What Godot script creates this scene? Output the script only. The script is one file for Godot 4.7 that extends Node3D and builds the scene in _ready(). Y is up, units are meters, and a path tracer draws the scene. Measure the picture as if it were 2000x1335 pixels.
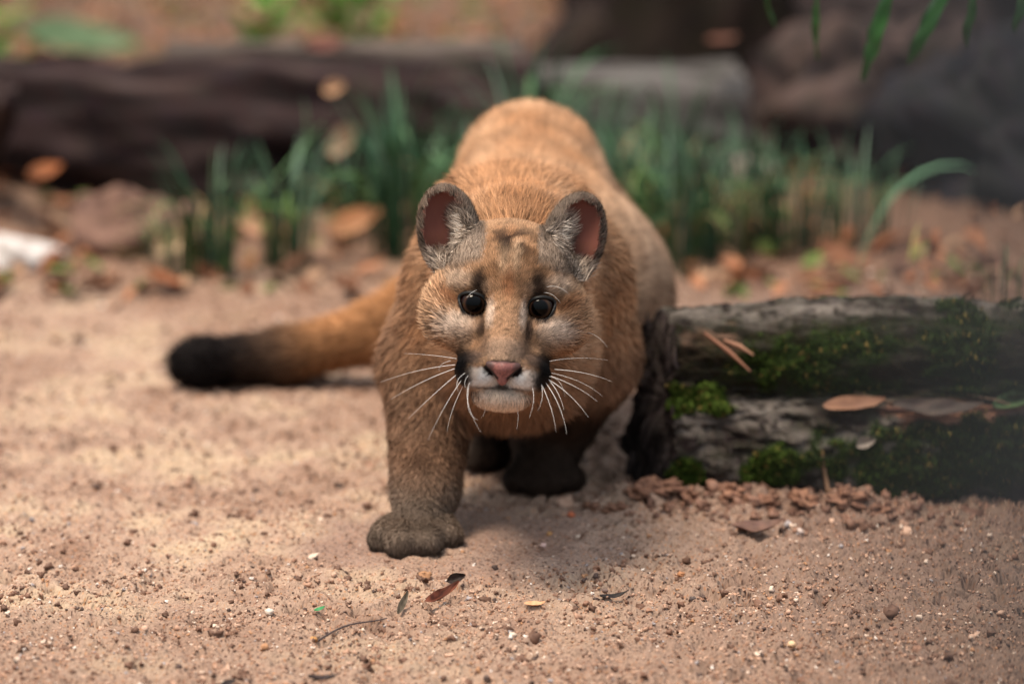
extends Node3D

# ---------------------------------------------------------------- shared state
var rng := RandomNumberGenerator.new()
var nz := FastNoiseLite.new()      # smooth noise, sampled in metres times a scale
var nz2 := FastNoiseLite.new()
var nz3 := FastNoiseLite.new()
var used := {}
var mats := {}


func _ready():
	rng.seed = 4711
	for n in [nz, nz2, nz3]:
		n.noise_type = FastNoiseLite.TYPE_SIMPLEX_SMOOTH
		n.fractal_type = FastNoiseLite.FRACTAL_NONE
		n.frequency = 1.0
	nz.seed = 11
	nz2.seed = 29
	nz3.seed = 53
	camera_and_light()
	materials()
	build_ground()
	build_background()
	build_mossy_log()
	build_cub()
	build_details()


func camera_and_light():
	var cam := Camera3D.new()
	cam.name = "camera"
	var lens := CameraAttributesPhysical.new()
	lens.frustum_focal_length = 117.3
	lens.frustum_focus_distance = 2.855
	lens.frustum_near = 0.05
	lens.frustum_far = 400.0
	lens.exposure_aperture = 2.7
	lens.exposure_shutter_speed = 100.0
	lens.exposure_sensitivity = 100.0
	cam.attributes = lens
	cam.fov = rad_to_deg(2.0 * atan(0.1023))
	cam.near = 0.05
	cam.far = 400.0
	cam.position = Vector3(0, 0.86, 0)
	cam.rotation_degrees = Vector3(-13, 0, 0)
	cam.current = true
	add_child(cam)

	var e := Environment.new()
	e.background_mode = Environment.BG_SKY
	var sky := Sky.new()
	var sm := ProceduralSkyMaterial.new()
	sm.sky_top_color = Color(0.93, 0.96, 1.0)
	sm.sky_horizon_color = Color(0.56, 0.59, 0.60)
	sm.sky_curve = 0.7
	sm.sky_energy_multiplier = 1.12
	sm.ground_bottom_color = Color(0.22, 0.18, 0.15)
	sm.ground_horizon_color = Color(0.3, 0.3, 0.28)
	sm.sun_angle_max = 1.0
	sky.sky_material = sm
	e.sky = sky
	e.background_energy_multiplier = 1.0
	e.tonemap_mode = Environment.TONE_MAPPER_LINEAR
	e.tonemap_exposure = 1.43
	e.sdfgi_enabled = true
	e.ssao_enabled = true
	e.ssil_enabled = true
	var we := WorldEnvironment.new()
	we.name = "environment"
	we.environment = e
	add_child(we)

	var sun := DirectionalLight3D.new()
	sun.name = "sun"
	sun.light_color = Color(1.0, 0.94, 0.86)
	sun.light_energy = 1.2
	sun.light_angular_distance = 20.0
	sun.shadow_enabled = true
	# from above, a little left of and behind the cub
	sun.look_at_from_position(Vector3(-0.75, 2.6, 0.42), Vector3.ZERO, Vector3.UP)
	add_child(sun)


# ---------------------------------------------------------------- helpers
func lin(r: int, g: int, b: int) -> Color:
	return Color8(r, g, b).srgb_to_linear()


func numbered(called: String) -> String:
	if not used.has(called):
		used[called] = 0
		return called
	used[called] += 1
	return "%s_%03d" % [called, used[called]]


func thing(called: String, label: String, category: String, at := Vector3.ZERO, group := "") -> Node3D:
	var o := Node3D.new()
	o.name = numbered(called)
	add_child(o)
	o.position = at
	tag(o, label, category, group)
	return o


func tag(o: Node3D, label: String, category: String, group := ""):
	o.set_meta("label", label)
	o.set_meta("category", category)
	if group:
		o.set_meta("group", group)


func part(called: String, mesh: Mesh, mat: Material, parent: Node = null, kind := "") -> MeshInstance3D:
	var o := MeshInstance3D.new()
	o.name = called if parent else numbered(called)
	o.mesh = mesh
	o.material_override = mat
	if kind:
		o.set_meta("kind", kind)
	if parent:
		parent.add_child(o, true)
	else:
		add_child(o, true)
	return o


func scatter(called: String, mesh: Mesh, mat: Material, places: Array, tints: Array, parent: Node = null) -> MultiMeshInstance3D:
	var mm := MultiMesh.new()
	mm.transform_format = MultiMesh.TRANSFORM_3D
	mm.use_colors = true
	mm.mesh = mesh
	mm.instance_count = places.size()
	for i in places.size():
		mm.set_instance_transform(i, places[i])
		mm.set_instance_color(i, tints[i])
	var o := MultiMeshInstance3D.new()
	o.name = called if parent else numbered(called)
	o.multimesh = mm
	o.material_override = mat
	o.set_meta("kind", "stuff")
	if parent:
		parent.add_child(o, true)
	else:
		add_child(o, true)
	return o


func amesh(v: PackedVector3Array, n: PackedVector3Array, c: PackedColorArray, idx: PackedInt32Array, uv := PackedVector2Array()) -> ArrayMesh:
	var a := []
	a.resize(Mesh.ARRAY_MAX)
	a[Mesh.ARRAY_VERTEX] = v
	a[Mesh.ARRAY_NORMAL] = n
	if c.size():
		a[Mesh.ARRAY_COLOR] = c
	if uv.size():
		a[Mesh.ARRAY_TEX_UV] = uv
	a[Mesh.ARRAY_INDEX] = idx
	var m := ArrayMesh.new()
	m.add_surface_from_arrays(Mesh.PRIMITIVE_TRIANGLES, a)
	return m


func grid_normals(v: PackedVector3Array, idx: PackedInt32Array) -> PackedVector3Array:
	# indices run clockwise seen from outside
	var n := PackedVector3Array()
	n.resize(v.size())
	for t in range(0, idx.size(), 3):
		var a := idx[t]
		var b := idx[t + 1]
		var c := idx[t + 2]
		var f := (v[c] - v[a]).cross(v[b] - v[a])
		n[a] += f
		n[b] += f
		n[c] += f
	for i in n.size():
		n[i] = n[i].normalized()
	return n


func vmat(key: String, rough := 0.85, spec := 0.3) -> StandardMaterial3D:
	if mats.has(key):
		return mats[key]
	var m := StandardMaterial3D.new()
	m.resource_name = key
	m.vertex_color_use_as_albedo = true
	m.roughness = rough
	m.metallic_specular = spec
	mats[key] = m
	return m


func smin(a: float, b: float, k: float) -> float:
	var h := maxf(k - absf(a - b), 0.0) / k
	return minf(a, b) - h * h * k * 0.25


func ss(a: float, b: float, x: float) -> float:
	return smoothstep(a, b, x)


# a tube along points with a radius at each; clockwise faces; capped by closing radii
func tube(pts: PackedVector3Array, rad: PackedFloat32Array, sides: int, col: PackedColorArray) -> ArrayMesh:
	var v := PackedVector3Array()
	var c := PackedColorArray()
	var idx := PackedInt32Array()
	var ref := Vector3.UP
	var d0 := (pts[1] - pts[0]).normalized()
	if absf(d0.dot(ref)) > 0.9:
		ref = Vector3.RIGHT
	var side := d0.cross(ref).normalized()
	for i in pts.size():
		var d := (pts[mini(i + 1, pts.size() - 1)] - pts[maxi(i - 1, 0)]).normalized()
		side = (side - d * side.dot(d)).normalized()
		var up := side.cross(d)
		for s in sides:
			var t := TAU * s / sides
			v.append(pts[i] + (side * cos(t) + up * sin(t)) * rad[i])
			c.append(col[i])
	for i in pts.size() - 1:
		for s in sides:
			var a := i * sides + s
			var b := i * sides + (s + 1) % sides
			idx.append_array([a, a + sides, b, b, a + sides, b + sides])
	for e in 2:
		var at := 0 if e == 0 else pts.size() - 1
		v.append(pts[at])
		c.append(col[at])
		for s in sides:
			var a := at * sides + s
			var b := at * sides + (s + 1) % sides
			if e == 0:
				idx.append_array([v.size() - 1, a, b])
			else:
				idx.append_array([v.size() - 1, b, a])
	var n := grid_normals(v, idx)
	if n[0].dot(v[0] - pts[0]) < 0.0:
		idx.reverse()
		for i in n.size():
			n[i] = -n[i]
	return amesh(v, n, c, idx)


# surface nets of a field that is negative inside: [vertices, normals, indices]
func nets(f: Callable, lo: Vector3, hi: Vector3, cell: float) -> Array:
	const B := 5
	var bx := ceili((hi.x - lo.x) / cell / B)
	var by := ceili((hi.y - lo.y) / cell / B)
	var bz := ceili((hi.z - lo.z) / cell / B)
	var nx := bx * B + 1
	var ny := by * B + 1
	var nzz := bz * B + 1
	var vals := PackedFloat32Array()
	vals.resize(nx * ny * nzz)
	vals.fill(1e9)
	var active: Array[Vector3i] = []
	var reach := cell * B * 0.5 * 1.74 * 1.25 + cell
	for k in bz:
		for j in by:
			for i in bx:
				var m := lo + Vector3(i + 0.5, j + 0.5, k + 0.5) * (cell * B)
				if absf(f.call(m)) < reach:
					active.append(Vector3i(i, j, k) * B)
	var sy := nx
	var sz := nx * ny
	for b in active:
		for k in range(b.z, b.z + B + 1):
			for j in range(b.y, b.y + B + 1):
				var row := k * sz + j * sy
				for i in range(b.x, b.x + B + 1):
					if vals[row + i] > 1e8:
						vals[row + i] = f.call(lo + Vector3(i, j, k) * cell)
	var vid := {}
	var v := PackedVector3Array()
	var off := [0, 1, sy, sy + 1, sz, sz + 1, sz + sy, sz + sy + 1]
	var corner := [Vector3(0, 0, 0), Vector3(1, 0, 0), Vector3(0, 1, 0), Vector3(1, 1, 0), Vector3(0, 0, 1), Vector3(1, 0, 1), Vector3(0, 1, 1), Vector3(1, 1, 1)]
	var edges := [[0, 1], [2, 3], [4, 5], [6, 7], [0, 2], [1, 3], [4, 6], [5, 7], [0, 4], [1, 5], [2, 6], [3, 7]]
	for b in active:
		for k in range(b.z, b.z + B):
			for j in range(b.y, b.y + B):
				for i in range(b.x, b.x + B):
					var id := k * sz + j * sy + i
					var s := 0
					for q in 8:
						if vals[id + off[q]] < 0.0:
							s += 1
					if s == 0 or s == 8:
						continue
					var sum := Vector3.ZERO
					var cnt := 0
					for e in edges:
						var a: float = vals[id + off[e[0]]]
						var c: float = vals[id + off[e[1]]]
						if (a < 0.0) != (c < 0.0):
							var ca: Vector3 = corner[e[0]]
							sum += ca.lerp(corner[e[1]], a / (a - c))
							cnt += 1
					vid[id] = v.size()
					v.append(lo + (Vector3(i, j, k) + sum / cnt) * cell)
	var idx := PackedInt32Array()
	for b in active:
		for k in range(b.z, b.z + B):
			for j in range(b.y, b.y + B):
				for i in range(b.x, b.x + B):
					var id := k * sz + j * sy + i
					var a := vals[id] < 0.0
					for ax in 3:
						var st: int = [1, sy, sz][ax]
						if a == (vals[id + st] < 0.0):
							continue
						var u: int = [sy, sz, 1][ax]
						var w: int = [sz, 1, sy][ax]
						var q0 = vid.get(id - u - w)
						var q1 = vid.get(id - w)
						var q2 = vid.get(id)
						var q3 = vid.get(id - u)
						if q0 == null or q1 == null or q2 == null or q3 == null:
							continue
						if a:
							idx.append_array([q0, q2, q1, q0, q3, q2])
						else:
							idx.append_array([q0, q1, q2, q0, q2, q3])
	return [v, grid_normals(v, idx), idx]


# ---------------------------------------------------------------- materials
func speckle(size: int, seed_: int, base: float, spots: int, warm: bool) -> ImageTexture:
	# grain of a surface as a tile: fine value noise and many small bright and dark grains
	var r := RandomNumberGenerator.new()
	r.seed = seed_
	var im := Image.create(size, size, false, Image.FORMAT_RGB8)
	for y in size:
		for x in size:
			var g := clampf(base + r.randf_range(-0.10, 0.10), 0.0, 1.0)
			im.set_pixel(x, y, Color(g, g, g))
	for s in spots:
		var x := r.randi_range(0, size - 1)
		var y := r.randi_range(0, size - 1)
		var pick := r.randf()
		var c := Color(0.97, 0.95, 0.93)
		if pick < 0.36:
			c = Color(0.40, 0.36, 0.36)
		elif pick < 0.62 and warm:
			c = Color(0.92, 0.78, 0.66)
		elif pick < 0.72:
			c = Color(0.62, 0.56, 0.55)
		var w := r.randi_range(1, 3)
		var h := r.randi_range(1, 3)
		for yy in h:
			for xx in w:
				var px := (x + xx) % size
				var py := (y + yy) % size
				im.set_pixel(px, py, im.get_pixel(px, py).lerp(c, 0.75))
	return ImageTexture.create_from_image(im)


func materials():
	var g := vmat("sand", 0.8, 0.25)
	g.albedo_texture = speckle(768, 5, 0.87, 26000, true)
	g.uv1_scale = Vector3(2.2, 2.2, 1)
	var hn := NoiseTexture2D.new()
	hn.width = 512
	hn.height = 512
	hn.seamless = true
	var fn := FastNoiseLite.new()
	fn.seed = 3
	fn.noise_type = FastNoiseLite.TYPE_SIMPLEX
	fn.frequency = 0.09
	fn.fractal_octaves = 3
	hn.noise = fn
	g.heightmap_enabled = true
	g.heightmap_texture = hn
	g.heightmap_scale = 0.35
	var b := vmat("bark", 0.9, 0.16)
	b.heightmap_enabled = true
	b.heightmap_texture = hn
	b.heightmap_scale = 0.3
	b.uv1_triplanar = true
	b.uv1_scale = Vector3(2.5, 9, 9)
	vmat("stone", 0.9, 0.18)
	vmat("leaf", 0.6, 0.28)
	vmat("grass", 0.5, 0.28)
	mats["grass"].backlight_enabled = true
	mats["grass"].backlight = Color(0.3, 0.35, 0.25)
	vmat("moss", 0.9, 0.15)
	vmat("skin", 0.75, 0.2)
	vmat("fur", 0.65, 0.2)
	vmat("pebble", 0.6, 0.35)
	vmat("nose_skin", 0.5, 0.35)
	vmat("eye_wet", 0.05, 0.24)
	vmat("whisker", 0.4, 0.5)
	vmat("steel", 0.55, 0.4)


# ---------------------------------------------------------------- ground
func ground_y(x: float, z: float) -> float:
	var d := -z
	var y := nz.get_noise_2d(x * 2.2, z * 2.2) * 0.006 * ss(2.0, 2.6, d)
	# soil heaped along the front of the log
	var heap := exp(-pow((d - 3.03) / 0.045, 2.0)) * ss(0.03, 0.12, x) * (1.0 - ss(0.33, 0.42, x))
	y += heap * (0.014 + 0.010 * nz2.get_noise_2d(x * 14.0, z * 14.0))
	# litter slope in front of the far log, rising to the left
	y += 0.10 * ss(-0.45, -0.95, x) * ss(4.2, 4.6, d) * (1.0 - ss(4.9, 5.6, d))
	if d > 6.0:
		y += (d - 6.0) * 0.004 + nz.get_noise_2d(x * 0.2, z * 0.2) * 0.1 * ss(6.0, 14.0, d)
	return y


func smooth_patch(x: float, z: float) -> float:
	# trodden, damp silt in front of and under the cub
	var a := pow((x + 0.05) / 0.16, 2.0) + pow((-z - 2.92) / 0.12, 2.0)
	return clampf(1.25 - a + 0.5 * nz2.get_noise_2d(x * 9.0, z * 9.0), 0.0, 1.0)


func fine_relief(x: float, z: float) -> float:
	var s := smooth_patch(x, z)
	var h := 0.0
	var p := nz.get_noise_2d(x * 26.0, z * 26.0)
	h += p * 0.0034
	var q := nz2.get_noise_2d(x * 62.0, z * 62.0)
	h += q * 0.0026
	var pit := nz3.get_noise_2d(x * 44.0 + 7.0, z * 44.0)
	h -= maxf(0.0, pit - 0.25) * 0.014 * (0.35 + 0.65 * ss(-0.2, 0.5, nz2.get_noise_2d(x * 4.0, z * 4.0)))
	h += nz3.get_noise_2d(x * 140.0, z * 140.0) * 0.0012
	return h * (1.0 - 0.72 * s) * (1.15 + 0.5 * ss(-0.1, 0.3, x))


func soil_color(x: float, z: float) -> Color:
	var d := -z
	var c := Color(0.455, 0.31, 0.232)
	var m := nz.get_noise_2d(x * 5.0, z * 5.0) * 0.6 + nz2.get_noise_2d(x * 17.0, z * 17.0) * 0.4
	c = c.lerp(Color(0.29, 0.172, 0.122), clampf(m * 1.3, 0.0, 0.85))
	c = c.lerp(Color(0.60, 0.45, 0.31), clampf(-m * 1.2, 0.0, 0.75) * ss(0.25, -0.2, x))
	c = c.lerp(Color(0.33, 0.215, 0.17), smooth_patch(x, z) * 0.75)
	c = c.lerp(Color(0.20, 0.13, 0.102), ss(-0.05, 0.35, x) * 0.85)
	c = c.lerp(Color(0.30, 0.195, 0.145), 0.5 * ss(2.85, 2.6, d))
	# redder, darker earth and humus towards the planting
	var far := ss(3.75, 4.25, d + 0.35 * nz.get_noise_2d(x * 3.0, z * 3.0))
	c = c.lerp(Color(0.27, 0.155, 0.105), far * 0.75)
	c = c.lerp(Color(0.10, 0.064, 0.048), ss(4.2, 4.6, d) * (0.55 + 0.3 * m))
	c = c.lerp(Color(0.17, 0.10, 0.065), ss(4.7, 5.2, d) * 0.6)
	return c


func build_ground():
	var xs := PackedFloat32Array()
	var zs := PackedFloat32Array()
	var x := 0.0
	var st := 0.0034
	var half := PackedFloat32Array()
	while x < 380.0:
		half.append(x)
		if x > 0.62:
			st *= 1.12
		x += st
	for i in range(half.size() - 1, 0, -1):
		xs.append(-half[i])
	xs.append_array(half)
	# rows from behind the camera to the horizon
	var before := PackedFloat32Array()
	var d := 2.40
	st = 0.0040
	while d > -300.0:
		before.append(d)
		st *= 1.16
		d -= st
	for i in range(before.size() - 1, -1, -1):
		zs.append(-before[i])
	d = 2.404
	st = 0.0038
	while d < 390.0:
		zs.append(-d)
		if d > 3.4:
			st *= 1.012 if d < 4.6 else 1.1
		d += st
	var v := PackedVector3Array()
	var c := PackedColorArray()
	var uv := PackedVector2Array()
	var idx := PackedInt32Array()
	for j in zs.size():
		for i in xs.size():
			var px := xs[i]
			var pz := zs[j]
			var y := ground_y(px, pz)
			if absf(px) < 0.9 and pz < -2.2 and pz > -4.6:
				y += fine_relief(px, pz)
			v.append(Vector3(px, y, pz))
			c.append(soil_color(px, pz))
			uv.append(Vector2(px, pz))
	var w := xs.size()
	for j in zs.size() - 1:
		for i in w - 1:
			var a := j * w + i
			# rows run away from the camera (z falls)
			idx.append_array([a, a + w, a + 1, a + 1, a + w, a + w + 1])
	var n := grid_normals(v, idx)
	if n[w * 3 + 3].y < 0.0:
		idx.reverse()
		for i in n.size():
			n[i] = -n[i]
	var o := part("ground", amesh(v, n, c, idx, uv), mats["sand"])
	o.set_meta("kind", "structure")
	o.set_meta("label", "pinkish tan sandy soil with grit and damp trodden patch")


func lump_mesh(seed_: int, rough: float, rings := 5, segs := 7) -> ArrayMesh:
	var r := FastNoiseLite.new()
	r.seed = seed_
	r.frequency = 1.0
	r.noise_type = FastNoiseLite.TYPE_SIMPLEX
	r.fractal_type = FastNoiseLite.FRACTAL_NONE
	var v := PackedVector3Array()
	var c := PackedColorArray()
	var idx := PackedInt32Array()
	for i in rings + 1:
		var t := PI * i / rings
		for s in segs:
			var p := TAU * s / segs
			var q := Vector3(sin(t) * cos(p), cos(t), sin(t) * sin(p))
			var k := 1.0 + rough * r.get_noise_3dv(q * 1.4) + rough * 0.5 * r.get_noise_3dv(q * 3.1)
			v.append(q * k * Vector3(1.0, 0.72, 0.86))
			var g := 0.9 + 0.2 * r.get_noise_3dv(q * 2.3 + Vector3.ONE * 9.0)
			c.append(Color(g, g, g))
	for i in rings:
		for s in segs:
			var a := i * segs + s
			var b := i * segs + (s + 1) % segs
			idx.append_array([a, b, a + segs, b, b + segs, a + segs])
	var n := grid_normals(v, idx)
	if n[segs * 2].dot(v[segs * 2]) < 0.0:
		idx.reverse()
		for i in n.size():
			n[i] = -n[i]
	return amesh(v, n, c, idx)


func build_grit():
	var palette := [lin(196, 160, 138), lin(176, 138, 116), lin(150, 112, 92), lin(214, 190, 172), lin(120, 88, 72), lin(176, 130, 96), lin(84, 66, 60), lin(228, 214, 204), lin(160, 150, 150)]
	var weight := [0.23, 0.21, 0.17, 0.09, 0.13, 0.04, 0.08, 0.02, 0.03]
	var places := [[], [], [], []]
	var tints := [[], [], [], []]
	var total := 78000
	for i in total:
		var d := 2.40 + 1.75 * pow(rng.randf(), 1.6)
		var half := d * 0.160 + 0.03
		var x := rng.randf_range(-half, half)
		var keep := 1.0 - 0.85 * smooth_patch(x, -d)
		keep *= 0.45 + 0.55 * ss(-0.25, 0.35, nz.get_noise_2d(x * 7.0, -d * 7.0) + 0.3 * ss(-0.1, 0.3, x))
		if rng.randf() > keep:
			continue
		var size := 0.00085 * exp(rng.randfn(0.0, 0.50)) * (1.0 + 0.2 * ss(3.2, 3.8, d))
		if rng.randf() < 0.012:
			size *= 1.7
		var heap := exp(-pow((d - 3.02) / 0.05, 2.0)) * ss(0.03, 0.10, x) * (1.0 - ss(0.40, 0.5, x))
		var dark_soil := ss(0.1, 0.5, nz2.get_noise_2d(x * 11.0, -d * 11.0)) * (1.0 - smooth_patch(x, -d))
		if rng.randf() < dark_soil * 0.38:
			size *= rng.randf_range(1.2, 2.0)
		if rng.randf() < heap * 0.8:
			size *= rng.randf_range(1.1, 2.8)
		var y := ground_y(x, -d) + fine_relief(x, -d)
		var b := Basis.from_euler(Vector3(rng.randf() * 0.6, rng.randf() * TAU, rng.randf() * 0.6)).scaled(Vector3.ONE * size)
		var k := rng.randi_range(0, 3)
		places[k].append(Transform3D(b, Vector3(x, y + size * rng.randf_range(-0.25, 0.3), -d)))
		var pick := rng.randf()
		var col: Color = palette[0]
		for q in palette.size():
			pick -= weight[q]
			col = palette[q]
			if pick < 0.0:
				break
		if size > 0.002 and rng.randf() < 0.55:
			col = lin(104, 76, 62) if rng.randf() < 0.6 else palette[4]
		if size > 0.0016 and heap > 0.2:
			col = lin(128, 94, 78) if rng.randf() < 0.6 else lin(98, 70, 58)
		tints[k].append(col)
	for k in 4:
		scatter("gravel", lump_mesh(60 + k, 0.9, 5, 7), mats["pebble"], places[k], tints[k])


# ---------------------------------------------------------------- background
# a log or trunk along a line, with ridged bark; closed at both ends
func log_mesh(a: Vector3, b: Vector3, ra: float, rb: float, cols: Array, seed_: float, rough: float, nl := 90, ns := 40) -> ArrayMesh:
	var v := PackedVector3Array()
	var c := PackedColorArray()
	var idx := PackedInt32Array()
	var d := (b - a).normalized()
	var s := d.cross(Vector3.UP).normalized() if absf(d.y) < 0.9 else Vector3.RIGHT
	var u := s.cross(d)
	var length := a.distance_to(b)
	for i in nl + 3:
		var t := clampf(float(i - 1) / nl, 0.0, 1.0)
		var r := lerpf(ra, rb, t)
		var shrink := 1.0 if i > 0 and i < nl + 2 else 0.0
		for k in ns:
			var p := TAU * k / ns
			var q := Vector3(cos(p), sin(p), 0.0)
			var along := t * length
			var h := nz.get_noise_3d(q.x * 3.0 + seed_, q.y * 3.0, along * 2.2) * 0.5
			h += nz2.get_noise_3d(q.x * 7.0 + seed_, q.y * 7.0, along * 5.0) * 0.35
			h += (0.5 - absf(nz3.get_noise_3d(q.x * 9.0, q.y * 9.0 + seed_, along * 3.5))) * 0.3
			var rr := r * (1.0 + rough * h) * shrink
			v.append(a + d * along + (s * q.x + u * q.y) * rr)
			var m := clampf(0.5 + 0.9 * nz2.get_noise_3d(q.x * 2.0 + seed_, q.y * 2.0, along * 4.0), 0.0, 1.0)
			var col: Color = cols[0].lerp(cols[1], m)
			col = col.lerp(cols[2], ss(0.25, 0.7, nz3.get_noise_3d(q.x * 3.0, q.y * 3.0 + seed_, along * 6.0)))
			c.append(col)
	for i in nl + 2:
		for k in ns:
			var e := i * ns + k
			var f := i * ns + (k + 1) % ns
			idx.append_array([e, e + ns, f, f, e + ns, f + ns])
	var n := grid_normals(v, idx)
	if n[ns * 4].dot(v[ns * 4] - (a + d * (length * 3.0 / nl))) < 0.0:
		idx.reverse()
		for i in n.size():
			n[i] = -n[i]
	return amesh(v, n, c, idx)


func boulder_mesh(r: Vector3, seed_: float, rough: float, cols: Array, rings := 40, segs := 56) -> ArrayMesh:
	var v := PackedVector3Array()
	var c := PackedColorArray()
	var idx := PackedInt32Array()
	for i in rings + 1:
		var t := PI * i / rings
		for s in segs:
			var p := TAU * s / segs
			var q := Vector3(sin(t) * cos(p), cos(t), sin(t) * sin(p))
			var h := nz.get_noise_3d(q.x * 1.1 + seed_, q.y * 1.1, q.z * 1.1) + 0.45 * nz2.get_noise_3d(q.x * 2.6, q.y * 2.6 + seed_, q.z * 2.6) + 0.22 * nz3.get_noise_3d(q.x * 6.0, q.y * 6.0, q.z * 6.0 + seed_)
			v.append(q * r * (1.0 + rough * h))
			var m := clampf(0.5 + 0.9 * nz2.get_noise_3d(q.x * 3.0 + seed_, q.y * 3.0, q.z * 3.0), 0.0, 1.0)
			var col: Color = cols[0].lerp(cols[1], m)
			c.append(col.lerp(cols[2], ss(0.2, 0.6, nz3.get_noise_3d(q.x * 4.0, q.y * 4.0, q.z * 4.0 + seed_))))
	for i in rings:
		for s in segs:
			var a := i * segs + s
			var b := i * segs + (s + 1) % segs
			idx.append_array([a, b, a + segs, b, b + segs, a + segs])
	var n := grid_normals(v, idx)
	if n[segs * 9].dot(v[segs * 9]) < 0.0:
		idx.reverse()
		for i in n.size():
			n[i] = -n[i]
	return amesh(v, n, c, idx)


# one folded, arching blade; base at the origin, rising along y and bending towards +x; unit length
func blade_mesh(bend: float, width: float, col_a: Color, col_b: Color, droop := 0.0) -> ArrayMesh:
	var v := PackedVector3Array()
	var c := PackedColorArray()
	var idx := PackedInt32Array()
	var p := Vector3.ZERO
	var n := 9
	for i in n + 1:
		var t := float(i) / n
		var ang := bend * t * t * 1.3 + droop * t
		var w := width * (0.55 + 0.9 * t) * (1.0 - pow(t, 3.0)) if t < 0.999 else 0.0008
		var across := Vector3(0, 0, 1)
		var up := Vector3(sin(ang), cos(ang), 0)
		var face := Vector3(cos(ang), -sin(ang), 0)
		v.append(p - across * w + face * w * 0.45)
		v.append(p)
		v.append(p + across * w + face * w * 0.45)
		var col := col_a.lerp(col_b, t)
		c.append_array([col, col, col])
		p += up / n
	for i in n:
		var a := i * 3
		idx.append_array([a, a + 3, a + 1, a + 1, a + 3, a + 4, a + 1, a + 4, a + 2, a + 2, a + 4, a + 5])
	return amesh(v, grid_normals(v, idx), c, idx)


# a curled dry leaf lying in the xz plane, 1 long
func leaf_mesh(wide: float, curl: float, fold: float, ca: Color, cb: Color, seed_: float) -> ArrayMesh:
	var v := PackedVector3Array()
	var c := PackedColorArray()
	var idx := PackedInt32Array()
	var nl := 14
	for i in nl + 1:
		var t := float(i) / nl
		var w := wide * pow(sin(PI * clampf(t * 0.94 + 0.03, 0.0, 1.0)), 0.8) * (1.15 - 0.5 * t)
		for k in 7:
			var s := (k - 3) / 3.0
			var y := fold * absf(s) * w * 1.6 + curl * (t - 0.5) * (t - 0.5) + 0.03 * nz.get_noise_3d(t * 3.0, s * 2.0, seed_)
			v.append(Vector3(t - 0.5, y, s * w))
			var m := clampf(0.5 + nz2.get_noise_3d(t * 4.0, s * 3.0, seed_), 0.0, 1.0)
			var col := ca.lerp(cb, m)
			if k == 3:
				col = col.lerp(ca * 0.55, 0.6)
			c.append(col)
	for i in nl:
		for k in 6:
			var a := i * 7 + k
			idx.append_array([a, a + 1, a + 7, a + 1, a + 8, a + 7])
	var n := grid_normals(v, idx)
	if n[24].y < 0.0:
		idx.reverse()
		for i in n.size():
			n[i] = -n[i]
	return amesh(v, n, c, idx)


func grass_clump(at: Vector2, count: int, height: float, spread: float, label: String, group := "grass clumps growing behind the cub"):
	var o := thing("grass_clump", label, "grass", Vector3(at.x, ground_y(at.x, -at.y) - 0.004, -at.y), group)
	for i in int(count * 1.9):
		var yaw := rng.randf() * TAU
		var r := spread * 1.25 * sqrt(rng.randf())
		var base := Vector3(cos(yaw), 0, sin(yaw)) * r * 0.55
		var h := 0.9 * height * rng.randf_range(0.55, 1.08)
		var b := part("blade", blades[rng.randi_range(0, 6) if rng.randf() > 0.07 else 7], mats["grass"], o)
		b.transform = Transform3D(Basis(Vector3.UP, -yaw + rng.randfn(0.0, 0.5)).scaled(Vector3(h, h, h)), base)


var blades: Array[ArrayMesh] = []


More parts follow.
